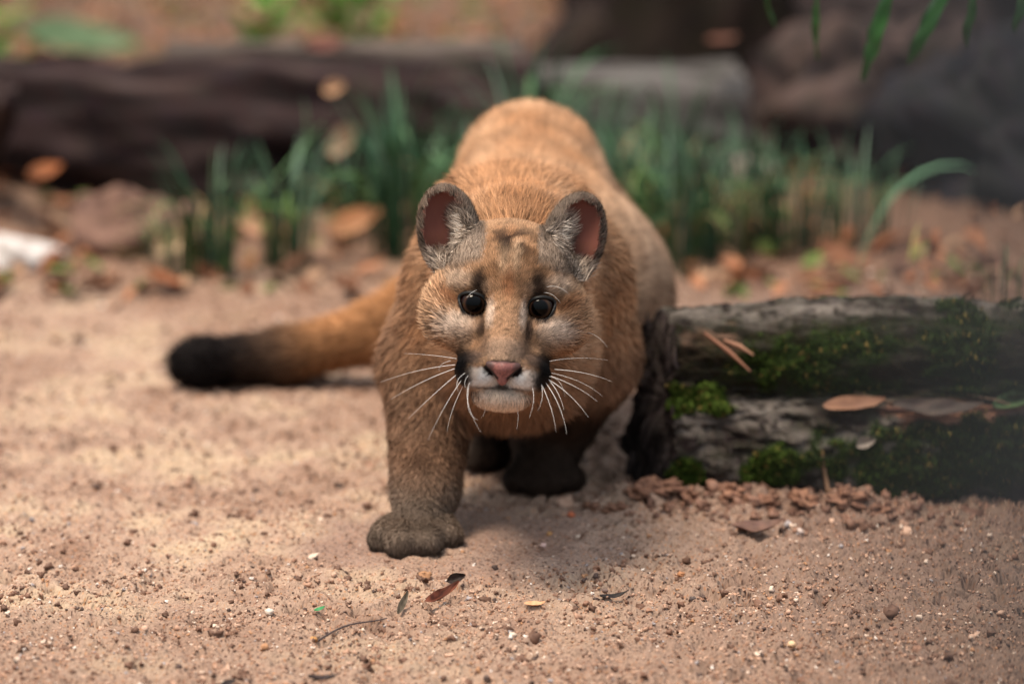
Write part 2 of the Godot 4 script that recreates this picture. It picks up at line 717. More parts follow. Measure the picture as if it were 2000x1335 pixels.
func build_background():
	# far fallen log on the left
	var wet := [lin(30, 24, 25), lin(52, 42, 42), lin(84, 70, 68)]
	var o := thing("fallen_log", "long dark fallen log lying behind the grass on the left", "log")
	part("bark", log_mesh(Vector3(-1.75, 0.105, -4.50), Vector3(0.04, 0.080, -4.66), 0.125, 0.092, wet, 3.0, 0.42), mats["bark"], o)
	part("stub", log_mesh(Vector3(-0.72, 0.10, -4.44), Vector3(-0.66, 0.20, -4.30), 0.035, 0.02, wet, 8.0, 0.3, 20, 16), mats["bark"], o)

	# squared weathered timber on the right
	o = thing("timber_beam", "weathered grey squared timber lying on the soil behind the grass", "timber")
	var grey := [lin(80, 76, 74), lin(108, 104, 102), lin(52, 47, 46)]
	part("timber", beam_mesh(Vector3(0.46, 0.20, 0.20), grey), mats["bark"], o)
	o.position = Vector3(0.105, 0.052, -4.82)
	o.rotation_degrees = Vector3(0, 3, -0.6)
	# a thin log on top of the row, left of the timber
	o = thing("thin_log", "thinner grey brown log lying on top of the dark fallen log", "log")
	part("bark", log_mesh(Vector3(-0.50, 0.165, -4.80), Vector3(0.02, 0.170, -4.78), 0.034, 0.030, [lin(74, 66, 62), lin(104, 94, 88), lin(48, 42, 40)], 31.0, 0.3, 60, 24), mats["bark"], o)

	# tree trunk beyond it
	o = thing("tree_trunk", "thick nearly black tree trunk standing behind the grey timber", "tree", Vector3(0.34, 0, -5.9))
	part("trunk", log_mesh(Vector3(0, -0.1, 0), Vector3(-0.05, 3.4, -0.1), 0.245, 0.18, [lin(40, 34, 32), lin(58, 50, 46), lin(34, 30, 30)], 14.0, 0.16, 120, 48), mats["bark"], o)
	for k in 3:
		var a := [2.6, 0.6, 4.6][k] as float
		part("root", log_mesh(Vector3(cos(a) * 0.16, 0.10, sin(a) * 0.16), Vector3(cos(a) * 0.42, -0.03, sin(a) * 0.42), 0.09, 0.02, [lin(40, 34, 32), lin(58, 50, 46), lin(34, 30, 30)], 20.0 + k, 0.2, 24, 20), mats["bark"], o)

	# rocks on the right
	var r := part("boulder", boulder_mesh(Vector3(0.20, 0.15, 0.17), 2.0, 0.32, [lin(44, 38, 37), lin(76, 63, 59), lin(30, 27, 28)]), mats["stone"])
	r.position = Vector3(0.545, 0.05, -4.95)
	r.rotation_degrees = Vector3(8, 30, 14)
	tag(r, "brownish grey boulder with a pale top, right of the timber", "rock", "rocks at the edge of the planting")
	r = part("boulder", boulder_mesh(Vector3(0.22, 0.16, 0.2), 9.0, 0.3, [lin(32, 31, 34), lin(46, 43, 46), lin(24, 23, 26)]), mats["stone"])
	r.position = Vector3(0.76, 0.05, -4.72)
	tag(r, "dark bluish boulder, the lowest at the right behind the grass", "rock", "rocks at the edge of the planting")
	r = part("boulder", boulder_mesh(Vector3(0.34, 0.30, 0.25), 17.0, 0.3, [lin(44, 38, 38), lin(64, 56, 54), lin(34, 30, 32)]), mats["stone"])
	r.position = Vector3(0.92, 0.12, -5.45)
	tag(r, "large dark boulder rising behind the pale topped one", "rock", "rocks at the edge of the planting")
	r = part("stone", boulder_mesh(Vector3(0.062, 0.036, 0.045), 21.0, 0.25, [lin(204, 198, 196), lin(180, 172, 168), lin(140, 126, 118)], 24, 32), mats["stone"])
	r.position = Vector3(-0.630, -0.002, -4.17)
	tag(r, "white flat stone half sunk in soil at the left", "stone")
	r = part("stone", boulder_mesh(Vector3(0.098, 0.060, 0.06), 25.0, 0.3, [lin(104, 80, 70), lin(128, 100, 88), lin(66, 52, 48)], 24, 32), mats["stone"])
	r.position = Vector3(-0.485, 0.012, -4.25)
	tag(r, "brown rounded stone beside the white one and the grass", "stone")
	r = part("stone", boulder_mesh(Vector3(0.040, 0.024, 0.03), 33.0, 0.3, [lin(128, 116, 108), lin(150, 136, 128), lin(110, 98, 92)], 20, 28), mats["stone"])
	r.position = Vector3(0.335, 0.05, -4.50)
	r.rotation_degrees = Vector3(10, 20, -30)
	tag(r, "pale stone seen through the grass right of the timber", "stone")

	# grass
	for i in 8:
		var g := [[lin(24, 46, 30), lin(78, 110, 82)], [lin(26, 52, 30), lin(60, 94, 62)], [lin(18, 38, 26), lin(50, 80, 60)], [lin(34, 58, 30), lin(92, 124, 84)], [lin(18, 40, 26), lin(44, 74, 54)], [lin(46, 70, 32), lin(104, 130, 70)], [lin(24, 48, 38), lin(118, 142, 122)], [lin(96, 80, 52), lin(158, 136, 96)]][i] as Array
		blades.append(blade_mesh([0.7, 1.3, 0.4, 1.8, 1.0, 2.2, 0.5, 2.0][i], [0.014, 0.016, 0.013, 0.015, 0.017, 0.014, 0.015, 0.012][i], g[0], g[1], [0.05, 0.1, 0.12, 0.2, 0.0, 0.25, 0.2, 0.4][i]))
	var spots := [
		[-0.420, 4.08, 22, 0.15, 0.06, "low grass tuft nearest the brown rounded stone"],
		[-0.375, 4.08, 30, 0.20, 0.05, "grass clump leaning over the soil, second from the left stone"],
		[-0.285, 4.14, 30, 0.20, 0.05, "small upright grass clump under the long bent blade"],
		[-0.140, 4.20, 32, 0.26, 0.06, "tall grass clump left of the cub with pale tips"],
		[-0.205, 4.30, 16, 0.18, 0.05, "dark grass clump between two tan leaves left of the cub"],
		[-0.075, 4.26, 24, 0.22, 0.06, "bushy grass clump touching the left outline of the cub's back"],
		[0.020, 4.36, 20, 0.30, 0.05, "tallest grass clump, rising above the cub's rump"],
		[0.105, 4.34, 28, 0.25, 0.06, "dense grass clump just right of the cub's rump"],
		[0.165, 4.22, 28, 0.23, 0.06, "dense dark grass clump at the cub's right flank"],
		[0.215, 4.14, 30, 0.21, 0.06, "grass clump in front of the timber, beside the flank"],
		[0.262, 4.20, 28, 0.22, 0.06, "thick grass clump before the right part of the timber"],
		[0.315, 4.28, 24, 0.21, 0.06, "grass clump before the right end of the timber"],
		[0.370, 4.24, 24, 0.19, 0.06, "upright grass clump in front of the pale stone"],
		[0.430, 4.30, 20, 0.18, 0.06, "thin grass clump in front of the brownish boulder"],
		[0.500, 4.38, 14, 0.14, 0.06, "sparse low grass clump before the dark boulder"],
		[0.030, 4.56, 12, 0.30, 0.04, "loose grass clump behind the cub, against the logs"],
		[0.225, 4.50, 10, 0.27, 0.04, "few long blades standing against the grey timber"],
		[-0.160, 4.52, 10, 0.26, 0.05, "loose grass clump against the dark fallen log"],
		[0.600, 3.92, 10, 0.10, 0.05, "low green tuft behind the mossy log at the right"],
	]
	for s in spots:
		grass_clump(Vector2(s[0], s[1]), s[2], s[3], s[4], s[5])
	# single long blades
	var bl := part("tall_grass_stalk", blade_mesh(0.2, 0.024, lin(60, 96, 52), lin(120, 156, 110), -0.15), mats["grass"])
	bl.transform = Transform3D(Basis(Vector3.FORWARD, 0.72).scaled(Vector3.ONE * 0.17), Vector3(-0.345, 0.06, -4.16))
	bl.rotation = Vector3(0, 0, -0.72)
	tag(bl, "long broad grass blade rising to the right over the small clumps", "grass blade")
	bl = part("tall_grass_stalk", blade_mesh(-0.25, 0.05, lin(96, 128, 88), lin(110, 146, 110), 0.0), mats["grass"])
	bl.transform = Transform3D(Basis.from_euler(Vector3(0.2, 0, -0.08)).scaled(Vector3.ONE * 0.085), Vector3(-0.262, 0.135, -4.17))
	tag(bl, "short broad blade standing upright at the end of the long one", "grass blade")
	bl = part("tall_grass_stalk", blade_mesh(1.35, 0.035, lin(70, 100, 76), lin(110, 150, 118), 0.3), mats["grass"])
	bl.transform = Transform3D(Basis.from_euler(Vector3(0, 0, -0.25)).scaled(Vector3.ONE * 0.235), Vector3(0.432, 0.0, -4.10))
	tag(bl, "long arching grass blade bending down to the right of the grass", "grass blade")
	bl = part("tall_grass_stalk", blade_mesh(0.3, 0.05, lin(170, 170, 90), lin(206, 202, 130), 0.1), mats["grass"])
	bl.transform = Transform3D(Basis.from_euler(Vector3(0, 0.4, -0.1)).scaled(Vector3.ONE * 0.055), Vector3(0.508, 0.0, -4.16))
	tag(bl, "short yellowing blade sticking up from soil behind the mossy log", "grass blade")

	# leaf litter that nobody could count, on the soil among and behind the logs
	var lv: Array[ArrayMesh] = []
	for k in 4:
		lv.append(leaf_mesh([0.22, 0.3, 0.17, 0.26][k], [0.5, 0.9, 0.3, -0.6][k], [0.3, 0.5, 0.2, 0.4][k], Color(0.8, 0.8, 0.8), Color(1, 1, 1), k * 7.0))
	var places := [[], [], [], []]
	var tints := [[], [], [], []]
	var pal := [lin(168, 112, 78), lin(160, 108, 78), lin(128, 88, 66), lin(176, 140, 112), lin(92, 64, 54), lin(140, 86, 56), lin(104, 118, 62)]
	for i in 8000:
		var d := 3.95 + 5.0 * pow(rng.randf(), 1.5)
		var x := rng.randf_range(-1.0, 1.0) * (0.20 * d + 0.15)
		if d < 4.25 and rng.randf() < 0.75:
			continue
		if x > 0.45 and d > 4.3 and d < 5.6 and rng.randf() < 0.8:
			continue
		if d > 4.35 and d < 4.8 and x > -0.5 and rng.randf() < 0.7:
			continue
		var k := rng.randi_range(0, 3)
		var s := rng.randf_range(0.018, 0.05)
		var b := Basis.from_euler(Vector3(rng.randfn(0, 0.35), rng.randf() * TAU, rng.randfn(0, 0.35))).scaled(Vector3.ONE * s)
		places[k].append(Transform3D(b, Vector3(x, ground_y(x, -d) + rng.randf_range(0.003, 0.015), -d)))
		tints[k].append(pal[rng.randi_range(0, pal.size() - 1)] * rng.randf_range(0.75, 1.1))
	for k in 4:
		var m := scatter("leaf_litter", lv[k], mats["leaf"], places[k], tints[k])
		m.set_meta("label", "brown and orange leaf litter on the soil around the logs")
	# leaves one can pick out
	var picked := [
		[Vector3(-0.79, 0.15, -4.36), 0.085, Vector3(0.5, 0.3, 0.1), lin(172, 116, 66), lin(190, 138, 88), "orange leaf resting on the far log's slope at the left edge"],
		[Vector3(-0.70, 0.15, -4.37), 0.075, Vector3(0.6, 1.2, -0.2), lin(214, 152, 92), lin(190, 124, 70), "orange leaf next to the one at the left edge"],
		[Vector3(-0.615, 0.085, -4.35), 0.05, Vector3(0.7, 0.2, 0.4), lin(176, 112, 74), lin(150, 92, 62), "rust brown leaf in the dark under the far log"],
		[Vector3(-0.235, 0.185, -4.44), 0.04, Vector3(1.2, 0.2, 0.9), lin(168, 128, 98), lin(180, 142, 112), "pale tan leaf hanging against the dark far log"],
		[Vector3(-0.215, 0.12, -4.40), 0.085, Vector3(1.0, 0.1, 1.1), lin(128, 108, 88), lin(144, 122, 100), "narrow beige leaf standing on edge before the far log"],
		[Vector3(-0.415, 0.04, -4.12), 0.075, Vector3(0.9, 0.5, 0.9), lin(196, 166, 134), lin(214, 184, 150), "beige leaf propped in the grass near the brown stone"],
		[Vector3(-0.32, 0.04, -4.20), 0.070, Vector3(0.8, -0.3, -0.3), lin(188, 146, 120), lin(164, 120, 96), "large pinkish tan leaf between the two small clumps"],
		[Vector3(-0.20, 0.045, -4.20), 0.075, Vector3(0.7, 0.4, 0.5), lin(176, 120, 82), lin(184, 138, 104), "large orange tan leaf left of the tall clump"],
		[Vector3(0.415, 0.015, -4.13), 0.065, Vector3(0.5, -0.5, -0.5), lin(136, 92, 66), lin(112, 76, 58), "orange brown leaf on soil behind the mossy log"],
		[Vector3(-0.75, 0.06, -5.7), 0.20, Vector3(0.45, 0.2, -0.12), lin(92, 112, 84), lin(80, 100, 70), "big pale green leaf in the far litter at the left"],
		[Vector3(0.30, 0.205, -4.73), 0.05, Vector3(0.2, 0.5, 0.1), lin(104, 68, 54), lin(88, 58, 46), "reddish leaf lying on top of the grey timber"],
		[Vector3(-0.26, 0.215, -4.60), 0.06, Vector3(0.5, 0.5, 0.1), lin(104, 66, 58), lin(88, 54, 48), "dull red leaf on the far dark log"],
	]
	for q in picked:
		var lf := part("dry_leaf", leaf_mesh(0.27, 0.5, 0.35, q[3], q[4], q[1] * 90.0), mats["leaf"])
		lf.position = q[0]
		lf.rotation = q[2]
		lf.scale = Vector3.ONE * q[1]
		tag(lf, q[5], "leaf", "fallen leaves behind the cub")
	# low green plants in the far litter
	var pl := [[-0.90, 5.6, "bushy green plant at the far left corner"], [-0.44, 5.95, "fresh green seedling in the litter above the far log"], [-0.33, 6.1, "yellowish green plant behind the fresh seedling"], [-0.26, 6.0, "small green plant left of the black trunk"], [-0.92, 5.4, "dark leaved plant just above the far log at left"]]
	for q in pl:
		var pt := thing("green_plant", q[2], "plant", Vector3(q[0], ground_y(q[0], -q[1]), -q[1]), "low plants beyond the far log")
		part("stem", tube(PackedVector3Array([Vector3.ZERO, Vector3(0.01, 0.06, 0), Vector3(0.005, 0.13, 0.01)]), PackedFloat32Array([0.004, 0.003, 0.002]), 6, PackedColorArray([lin(90, 110, 60), lin(90, 120, 60), lin(90, 130, 60)])), mats["grass"], pt)
		for k in 11:
			var lf := part("leaf", leaf_mesh(0.25, 0.5, 0.2, lin(72, 120, 40), lin(112, 156, 66), k), mats["grass"], pt)
			var yaw := k * 2.4
			lf.transform = Transform3D(Basis.from_euler(Vector3(0, yaw, rng.randf_range(0.1, 0.9))).scaled(Vector3.ONE * rng.randf_range(0.07, 0.12)), Vector3(cos(yaw) * 0.045, 0.03 + 0.011 * k, -sin(yaw) * 0.045))


func beam_mesh(size: Vector3, cols: Array) -> ArrayMesh:
	# squared timber with eroded faces: a subdivided box whose edges are worn
	var v := PackedVector3Array()
	var c := PackedColorArray()
	var idx := PackedInt32Array()
	var ns := 48
	var nl := 70
	for i in nl + 3:
		var t := clampf(float(i - 1) / nl, 0.0, 1.0)
		var shrink := 1.0 if i > 0 and i < nl + 2 else 0.0
		for k in ns:
			var p := TAU * k / ns
			var q := Vector2(cos(p), sin(p))
			var m := pow(pow(absf(q.x), 9.0) + pow(absf(q.y), 9.0), -1.0 / 9.0)
			q *= m
			var h := 1.0 + 0.05 * nz.get_noise_3d(q.x * 2.0, q.y * 2.0, t * 3.0) + 0.05 * nz2.get_noise_3d(q.x * 6.0, q.y * 6.0, t * 2.0)
			v.append(Vector3((t - 0.5) * size.x, q.y * size.y * 0.5 * h * shrink, q.x * size.z * 0.5 * h * shrink))
			var g := clampf(0.5 + nz2.get_noise_3d(q.x * 5.0, q.y * 5.0, t * 2.0), 0.0, 1.0)
			var col: Color = cols[0].lerp(cols[1], g)
			c.append(col.lerp(cols[2], ss(0.2, 0.6, nz3.get_noise_3d(q.x * 3.0, q.y * 8.0, t * 3.0))))
	for i in nl + 2:
		for k in ns:
			var e := i * ns + k
			var f := i * ns + (k + 1) % ns
			idx.append_array([e, e + ns, f, f, e + ns, f + ns])
	var n := grid_normals(v, idx)
	if n[ns * 4 + 12].y < 0.0:
		idx.reverse()
		for i in n.size():
			n[i] = -n[i]
	return amesh(v, n, c, idx)


# ---------------------------------------------------------------- mossy log
func log_section(p: float) -> float:
	# distance of the bark from the pith at angle p (0 towards the viewer, up at PI/2): two swellings with a groove between
	var lo := 0.0
	var hi := 0.14
	for i in 14:
		var m := (lo + hi) * 0.5
		var w := cos(p) * m
		var h := 0.085 + sin(p) * m
		var d := smin(Vector2(w + 0.012, h - 0.112).length() - 0.054, Vector2(w - 0.004, h - 0.042).length() - 0.060, 0.012)
		if d < 0.0:
			lo = m
		else:
			hi = m
	return lo


func log_point(t: float, p: float, sec: PackedFloat32Array, ns: int, k: int) -> Vector3:
	var x := 0.137 + 0.92 * t
	var g := 1.0 + 0.10 * t
	var q := Vector2(cos(p), sin(p))
	var h := nz.get_noise_3d(x * 6.0, q.x * 1.6, q.y * 1.6) * 0.006
	h += nz2.get_noise_3d(x * 22.0, q.x * 6.0, q.y * 6.0) * 0.0035
	h += (0.45 - absf(nz3.get_noise_3d(x * 16.0, q.x * 11.0, q.y * 11.0))) * 0.0075
	h += nz.get_noise_3d(x * 60.0, q.x * 22.0, q.y * 22.0) * 0.0012
	h -= 0.004 * ss(0.30, 0.62, nz2.get_noise_3d(x * 26.0 + 5.0, q.x * 17.0, q.y * 17.0))
	var r := sec[k] * g + h
	var w := q.x * r
	var y := 0.083 + q.y * r
	# the sawn and rotted end runs obliquely and is frayed
	var fray := 0.30 * w + 0.14 * (y - 0.08) + nz2.get_noise_2d(p * 3.0, 4.0) * 0.006 + nz3.get_noise_2d(p * 9.0, 1.0) * 0.0035
	if y > 0.115 and w < -0.005:
		fray += 0.004
	var end := exp(-t * 16.0)
	return Vector3(x + fray * end, y + 0.008 * ss(0.0, 0.1, y) + 0.016 * t * ss(0.0, 0.1, y) - 0.004, -3.128 + w + 0.022 * t)


func moss_mask(x: float, y: float, w: float, n: Vector3) -> float:
	var m := 0.0
	var a := nz.get_noise_3d(x * 9.0, y * 16.0, w * 9.0)
	var b := nz2.get_noise_3d(x * 30.0, y * 40.0, w * 30.0)
	# underside of the upper swelling, near the end
	m = maxf(m, ss(0.0, 0.5, 1.0 - pow((x - 0.165) / 0.055, 2.0) - pow((y - 0.092) / 0.014, 2.0) + b * 0.7))
	# strip up the edge of the end
	m = maxf(m, ss(0.0, 0.4, 1.0 - pow((x - 0.142) / 0.008, 2.0) - pow((y - 0.085) / 0.035, 2.0) + b * 0.4) * ss(0.0, 0.02, w))
	# cushion and the broad patch to the right of it, on the lower swelling
	m = maxf(m, ss(0.0, 0.3, 1.0 - pow((x - 0.247) / 0.030, 2.0) - pow((y - 0.030) / 0.024, 2.0) + b * 0.5))
	m = maxf(m, ss(0.0, 0.5, 1.0 - pow((x - 0.165) / 0.020, 2.0) - pow((y - 0.022) / 0.016, 2.0) + b * 0.6))
	m = maxf(m, ss(-0.1, 0.4, 1.05 - pow((x - 0.44) / 0.17, 2.0) - pow((y - 0.038) / 0.040, 2.0) + b * 0.6 + a * 0.7) * ss(0.0, 0.02, w))
	m = maxf(m, 0.85 * ss(0.2, 0.6, a + b * 0.4 + 0.15) * ss(0.5, 0.7, x) * ss(0.0, 0.02, w) * ss(0.085, 0.06, y))
	# thin film on the upper swelling
	m = maxf(m, 0.62 * ss(-0.5, 0.25, a + b * 0.6) * ss(0.172, 0.15, y) * ss(0.09, 0.105, y) * ss(0.17, 0.25, x) * ss(0.0, 0.02, w))
	m = maxf(m, 0.7 * ss(0.25, 0.5, a + b * 0.5) * ss(0.145, 0.16, y) * ss(0.26, 0.30, x))
	return clampf(m, 0.0, 1.0)


func build_mossy_log():
	var o := thing("mossy_log", "fallen grey log with green moss and a frayed dark end beside the cub", "log", Vector3(0.45, 0, -3.12))
	var ns := 150
	var nl := 330
	var sec := PackedFloat32Array()
	for k in ns:
		sec.append(log_section(TAU * k / ns))
	var v := PackedVector3Array()
	var c := PackedColorArray()
	var idx := PackedInt32Array()
	for i in nl + 1:
		var t := pow(float(i) / nl, 1.25)
		for k in ns:
			v.append(log_point(t, TAU * k / ns, sec, ns, k) - o.position)
	for i in nl:
		for k in ns:
			var e := i * ns + k
			var f := i * ns + (k + 1) % ns
			idx.append_array([e, e + ns, f, f, e + ns, f + ns])
	var n := grid_normals(v, idx)
	if n[ns * 60 + 37].y < 0.0:
		idx.reverse()
		for i in n.size():
			n[i] = -n[i]
	var moss_at := []
	var moss_tint := []
	for i in v.size():
		var q := v[i] + o.position
		var w := q.z + 3.128
		var a := nz.get_noise_3d(q.x * 8.0, q.y * 30.0, q.z * 30.0)
		var b := nz2.get_noise_3d(q.x * 30.0, q.y * 90.0, q.z * 90.0)
		var col := lin(54, 50, 45).lerp(lin(112, 104, 98), clampf(0.5 + a + b * 0.5, 0.0, 1.0))
		col = col.lerp(lin(38, 32, 30), ss(0.12, 0.5, nz3.get_noise_3d(q.x * 10.0, q.y * 50.0, q.z * 50.0)) * 0.8)
		col = col.lerp(lin(26, 22, 21), 0.85 * ss(0.22, 0.5, nz2.get_noise_3d(q.x * 26.0 + 5.0, (q.y - 0.09) * 200.0, w * 200.0)))
		# rotten reddish wood on top of the lower swelling, to the right
		col = col.lerp(lin(128, 92, 76), ss(0.0, 0.5, 1.0 - pow((q.x - 0.43) / 0.07, 2.0) - pow((q.y - 0.082) / 0.016, 2.0) + b))
		# peeled brown patch near the end
		col = col.lerp(lin(150, 116, 100), 0.8 * ss(0.0, 0.5, 1.0 - pow((q.x - 0.19) / 0.03, 2.0) - pow((q.y - 0.145) / 0.016, 2.0) + b))
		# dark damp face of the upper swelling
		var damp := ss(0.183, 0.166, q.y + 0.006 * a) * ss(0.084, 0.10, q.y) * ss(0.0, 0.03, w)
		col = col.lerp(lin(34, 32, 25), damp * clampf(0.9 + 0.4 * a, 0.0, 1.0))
		var mm := moss_mask(q.x, q.y, w, n[i])
		col = col.lerp(lin(40, 58, 22), mm * 0.85)
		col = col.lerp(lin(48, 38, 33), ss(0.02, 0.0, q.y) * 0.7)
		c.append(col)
		if mm > 0.1 and q.x < 0.62 and w > -0.02:
			var area := 0.92 / nl * 0.11 * TAU / ns
			var want := mm * mm * area * 420000.0
			while rng.randf() < want:
				want -= 1.0
				var j := rng.randi_range(0, 3)
				var nn := (n[i] + Vector3(0, 0.5, 0)).normalized()
				var x_ax := nn.cross(Vector3(rng.randfn(), rng.randfn(), rng.randfn())).normalized()
				var s := rng.randf_range(0.0022, 0.0046) * (0.55 + 0.6 * mm)
				moss_at.append(Transform3D(Basis(x_ax, nn, x_ax.cross(nn)).scaled(Vector3.ONE * s), v[i] + Vector3(rng.randfn(), rng.randfn(), rng.randfn()) * 0.0016))
				var bright := ss(0.50, 0.2, q.x) * (0.5 + 0.5 * ss(0.5, 1.0, mm))
				var tint := lin(42, 58, 26).lerp(lin(88, 108, 46), clampf(bright * rng.randf_range(0.3, 1.2), 0.0, 1.0))
				if rng.randf() < 0.08:
					tint = lin(140, 120, 70)
				moss_tint.append(tint)
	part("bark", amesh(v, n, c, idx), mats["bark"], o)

	# frayed end: rings of splintered wood closing towards the pith
	var ev := PackedVector3Array()
	var ec := PackedColorArray()
	var ei := PackedInt32Array()
	var rings := 26
	var centre := Vector3.ZERO
	for k in ns:
		centre += v[k]
	centre /= ns
	for r in rings + 1:
		var t := float(r) / rings
		for k in ns:
			var q := v[k].lerp(centre, t)
			q.x += 0.30 * 0.0
			var s := nz3.get_noise_3d(q.z * 130.0, q.y * 26.0, 2.0) * 0.0040 + nz2.get_noise_3d(q.z * 300.0, q.y * 40.0, 7.0) * 0.0018
			q.x += (s - 0.001) * ss(0.0, 0.08, t) + 0.012 * ss(0.1, 0.8, t) * (0.4 + nz.get_noise_2d(q.z * 30.0, q.y * 12.0))
			ev.append(q)
			var g := nz3.get_noise_3d(q.z * 260.0, q.y * 30.0, 5.0)
			var col := lin(30, 26, 26).lerp(lin(70, 62, 60), clampf(0.35 + g, 0.0, 1.0))
			ec.append(col)
	for r in rings:
		for k in ns:
			var e := r * ns + k
			var f := r * ns + (k + 1) % ns
			ei.append_array([e, f, e + ns, f, f + ns, e + ns])
	var en := grid_normals(ev, ei)
	if en[ns * 8].x > 0.0:
		ei.reverse()
		for i in en.size():
			en[i] = -en[i]
	part("frayed_end", amesh(ev, en, ec, ei), mats["stone"], o)
	# splinters standing off the end
	for s in 14:
		var k := rng.randi_range(0, ns - 1)
		var q := v[k].lerp(centre, rng.randf_range(0.02, 0.3))
		var l := rng.randf_range(0.015, 0.04)
		part("splinter", tube(PackedVector3Array([q + Vector3(0.006, -l * 0.5, 0), q + Vector3(-0.002, 0, 0), q + Vector3(-0.002, l * 0.5, rng.randfn() * 0.003)]), PackedFloat32Array([0.0022, 0.0028, 0.0008]), 5, PackedColorArray([lin(48, 42, 40), lin(66, 58, 56), lin(90, 80, 76)])), mats["stone"], o)
	# loose strips of bark on the upper swelling
	var strips := [[Vector3(0.182, 0.158, -3.078), Vector3(0.205, 0.142, -3.070), Vector3(0.225, 0.124, -3.066), lin(140, 100, 82)], [Vector3(0.20, 0.152, -3.074), Vector3(0.215, 0.147, -3.071), Vector3(0.228, 0.139, -3.068), lin(150, 112, 92)]]
	for s in strips:
		part("bark_strip", tube(PackedVector3Array([s[0] - o.position, s[1] - o.position, s[2] - o.position]), PackedFloat32Array([0.0016, 0.0026, 0.0008]), 5, PackedColorArray([s[3], s[3], s[3]])), mats["stone"], o)

	# moss: sprigs of a few short leaves
	var per := [[], [], [], []]
	var pert := [[], [], [], []]
	for i in moss_at.size():
		per[i % 4].append(moss_at[i])
		pert[i % 4].append(moss_tint[i])
	for k in 4:
		scatter("moss", tuft_mesh(9, 0.22, 0.5, 1.2, 0.9, 900 + k, 0.55), mats["moss"], per[k], pert[k], o)


# a tuft of tapering curved hairs, 1 long: rooted in a disc in the xz plane, leaning from +y to +z
func tuft_mesh(count: int, width: float, disc: float, up0: float, up1: float, seed_: int, vary: float) -> ArrayMesh:
	var r := RandomNumberGenerator.new()
	r.seed = seed_
	var v := PackedVector3Array()
	var n := PackedVector3Array()
	var c := PackedColorArray()
	var idx := PackedInt32Array()
	for i in count:
		var a := r.randf() * TAU
		var p := Vector3(cos(a), 0, sin(a)) * disc * sqrt(r.randf()) + Vector3(0, -0.06, -0.35)
		var yaw := r.randfn(0.0, 0.22 + 0.5 * maxf(0.0, up0 - 1.0))
		var e0 := up0 + r.randfn(0.0, 0.16)
		var e1 := up1 + r.randfn(0.0, 0.16)
		var l := r.randf_range(0.72, 1.12)
		var tone := clampf(1.0 + r.randfn(0.0, vary * 0.6), 0.5, 1.6)
		var pick := r.randf()
		if pick < vary * 0.55:
			tone *= 0.42
		elif pick < vary * 0.9:
			tone *= 1.4
		var first := v.size()
		var levels := 4
		for k in levels + 1:
			var t := float(k) / levels
			var e := lerpf(e0, e1, t)
			var d := Vector3(sin(yaw) * cos(e), sin(e), cos(yaw) * cos(e))
			var side := d.cross(Vector3(cos(a * 3.0), 0.6, sin(a * 3.0))).normalized()
			var w := width * 0.5 * (1.0 - pow(t, 1.6)) + 0.002
			var nn := (Vector3.UP * 0.75 + d.cross(side).normalized() * 0.45 * signf(d.cross(side).y + 1e-6) + d * 0.2).normalized()
			var g := tone * (0.50 + 0.62 * sin(PI * (0.05 + 0.62 * t)))
			if k < levels:
				v.append(p - side * w)
				v.append(p + side * w)
				n.append_array([nn, nn])
				c.append_array([Color(g, g, g), Color(g, g, g)])
			else:
				v.append(p)
				n.append(nn)
				c.append(Color(g, g, g))
			p += d * (l / levels)
		for k in levels - 1:
			var q := first + k * 2
			idx.append_array([q, q + 2, q + 1, q + 1, q + 2, q + 3])
		var q := first + (levels - 1) * 2
		idx.append_array([q, q + 2, q + 1])
	return amesh(v, n, c, idx)


# ---------------------------------------------------------------- the cub
# head space: millimetres from the point between the eyes, x to the viewer's right, y up, z to the viewer
var head_at := Vector3(-0.0044, 0.2454, -2.80)
var head_b := Basis()
var bones := []          # [a, b, ra, rb, blend]
var bone_dir: Array[Vector3] = []
const TORSO := 0.034


func head_out(p: Vector3) -> Vector3:
	return head_at + head_b * (p * 0.001)


func head_in(p: Vector3) -> Vector3:
	return (head_b.inverse() * (p - head_at)) * 1000.0


func ell(p: Vector3, c: Vector3, r: Vector3) -> float:
	var q := (p - c) / r
	var k0 := q.length()
	var k1 := (q / r).length()
	if k1 < 1e-6:
		return -minf(r.x, minf(r.y, r.z))
	return k0 * (k0 - 1.0) / k1


func cap(p: Vector3, a: Vector3, b: Vector3, ra: float, rb: float) -> float:
	var ba := b - a
	var h := clampf((p - a).dot(ba) / ba.length_squared(), 0.0, 1.0)
	return (p - a - ba * h).length() - lerpf(ra, rb, h)


func ear_xy(ax: float, y: float) -> Vector2:
	var dx := ax - 54.0
	var dy := y - 60.0
	return Vector2(dx * 0.974 - dy * 0.225, dx * 0.225 + dy * 0.974)


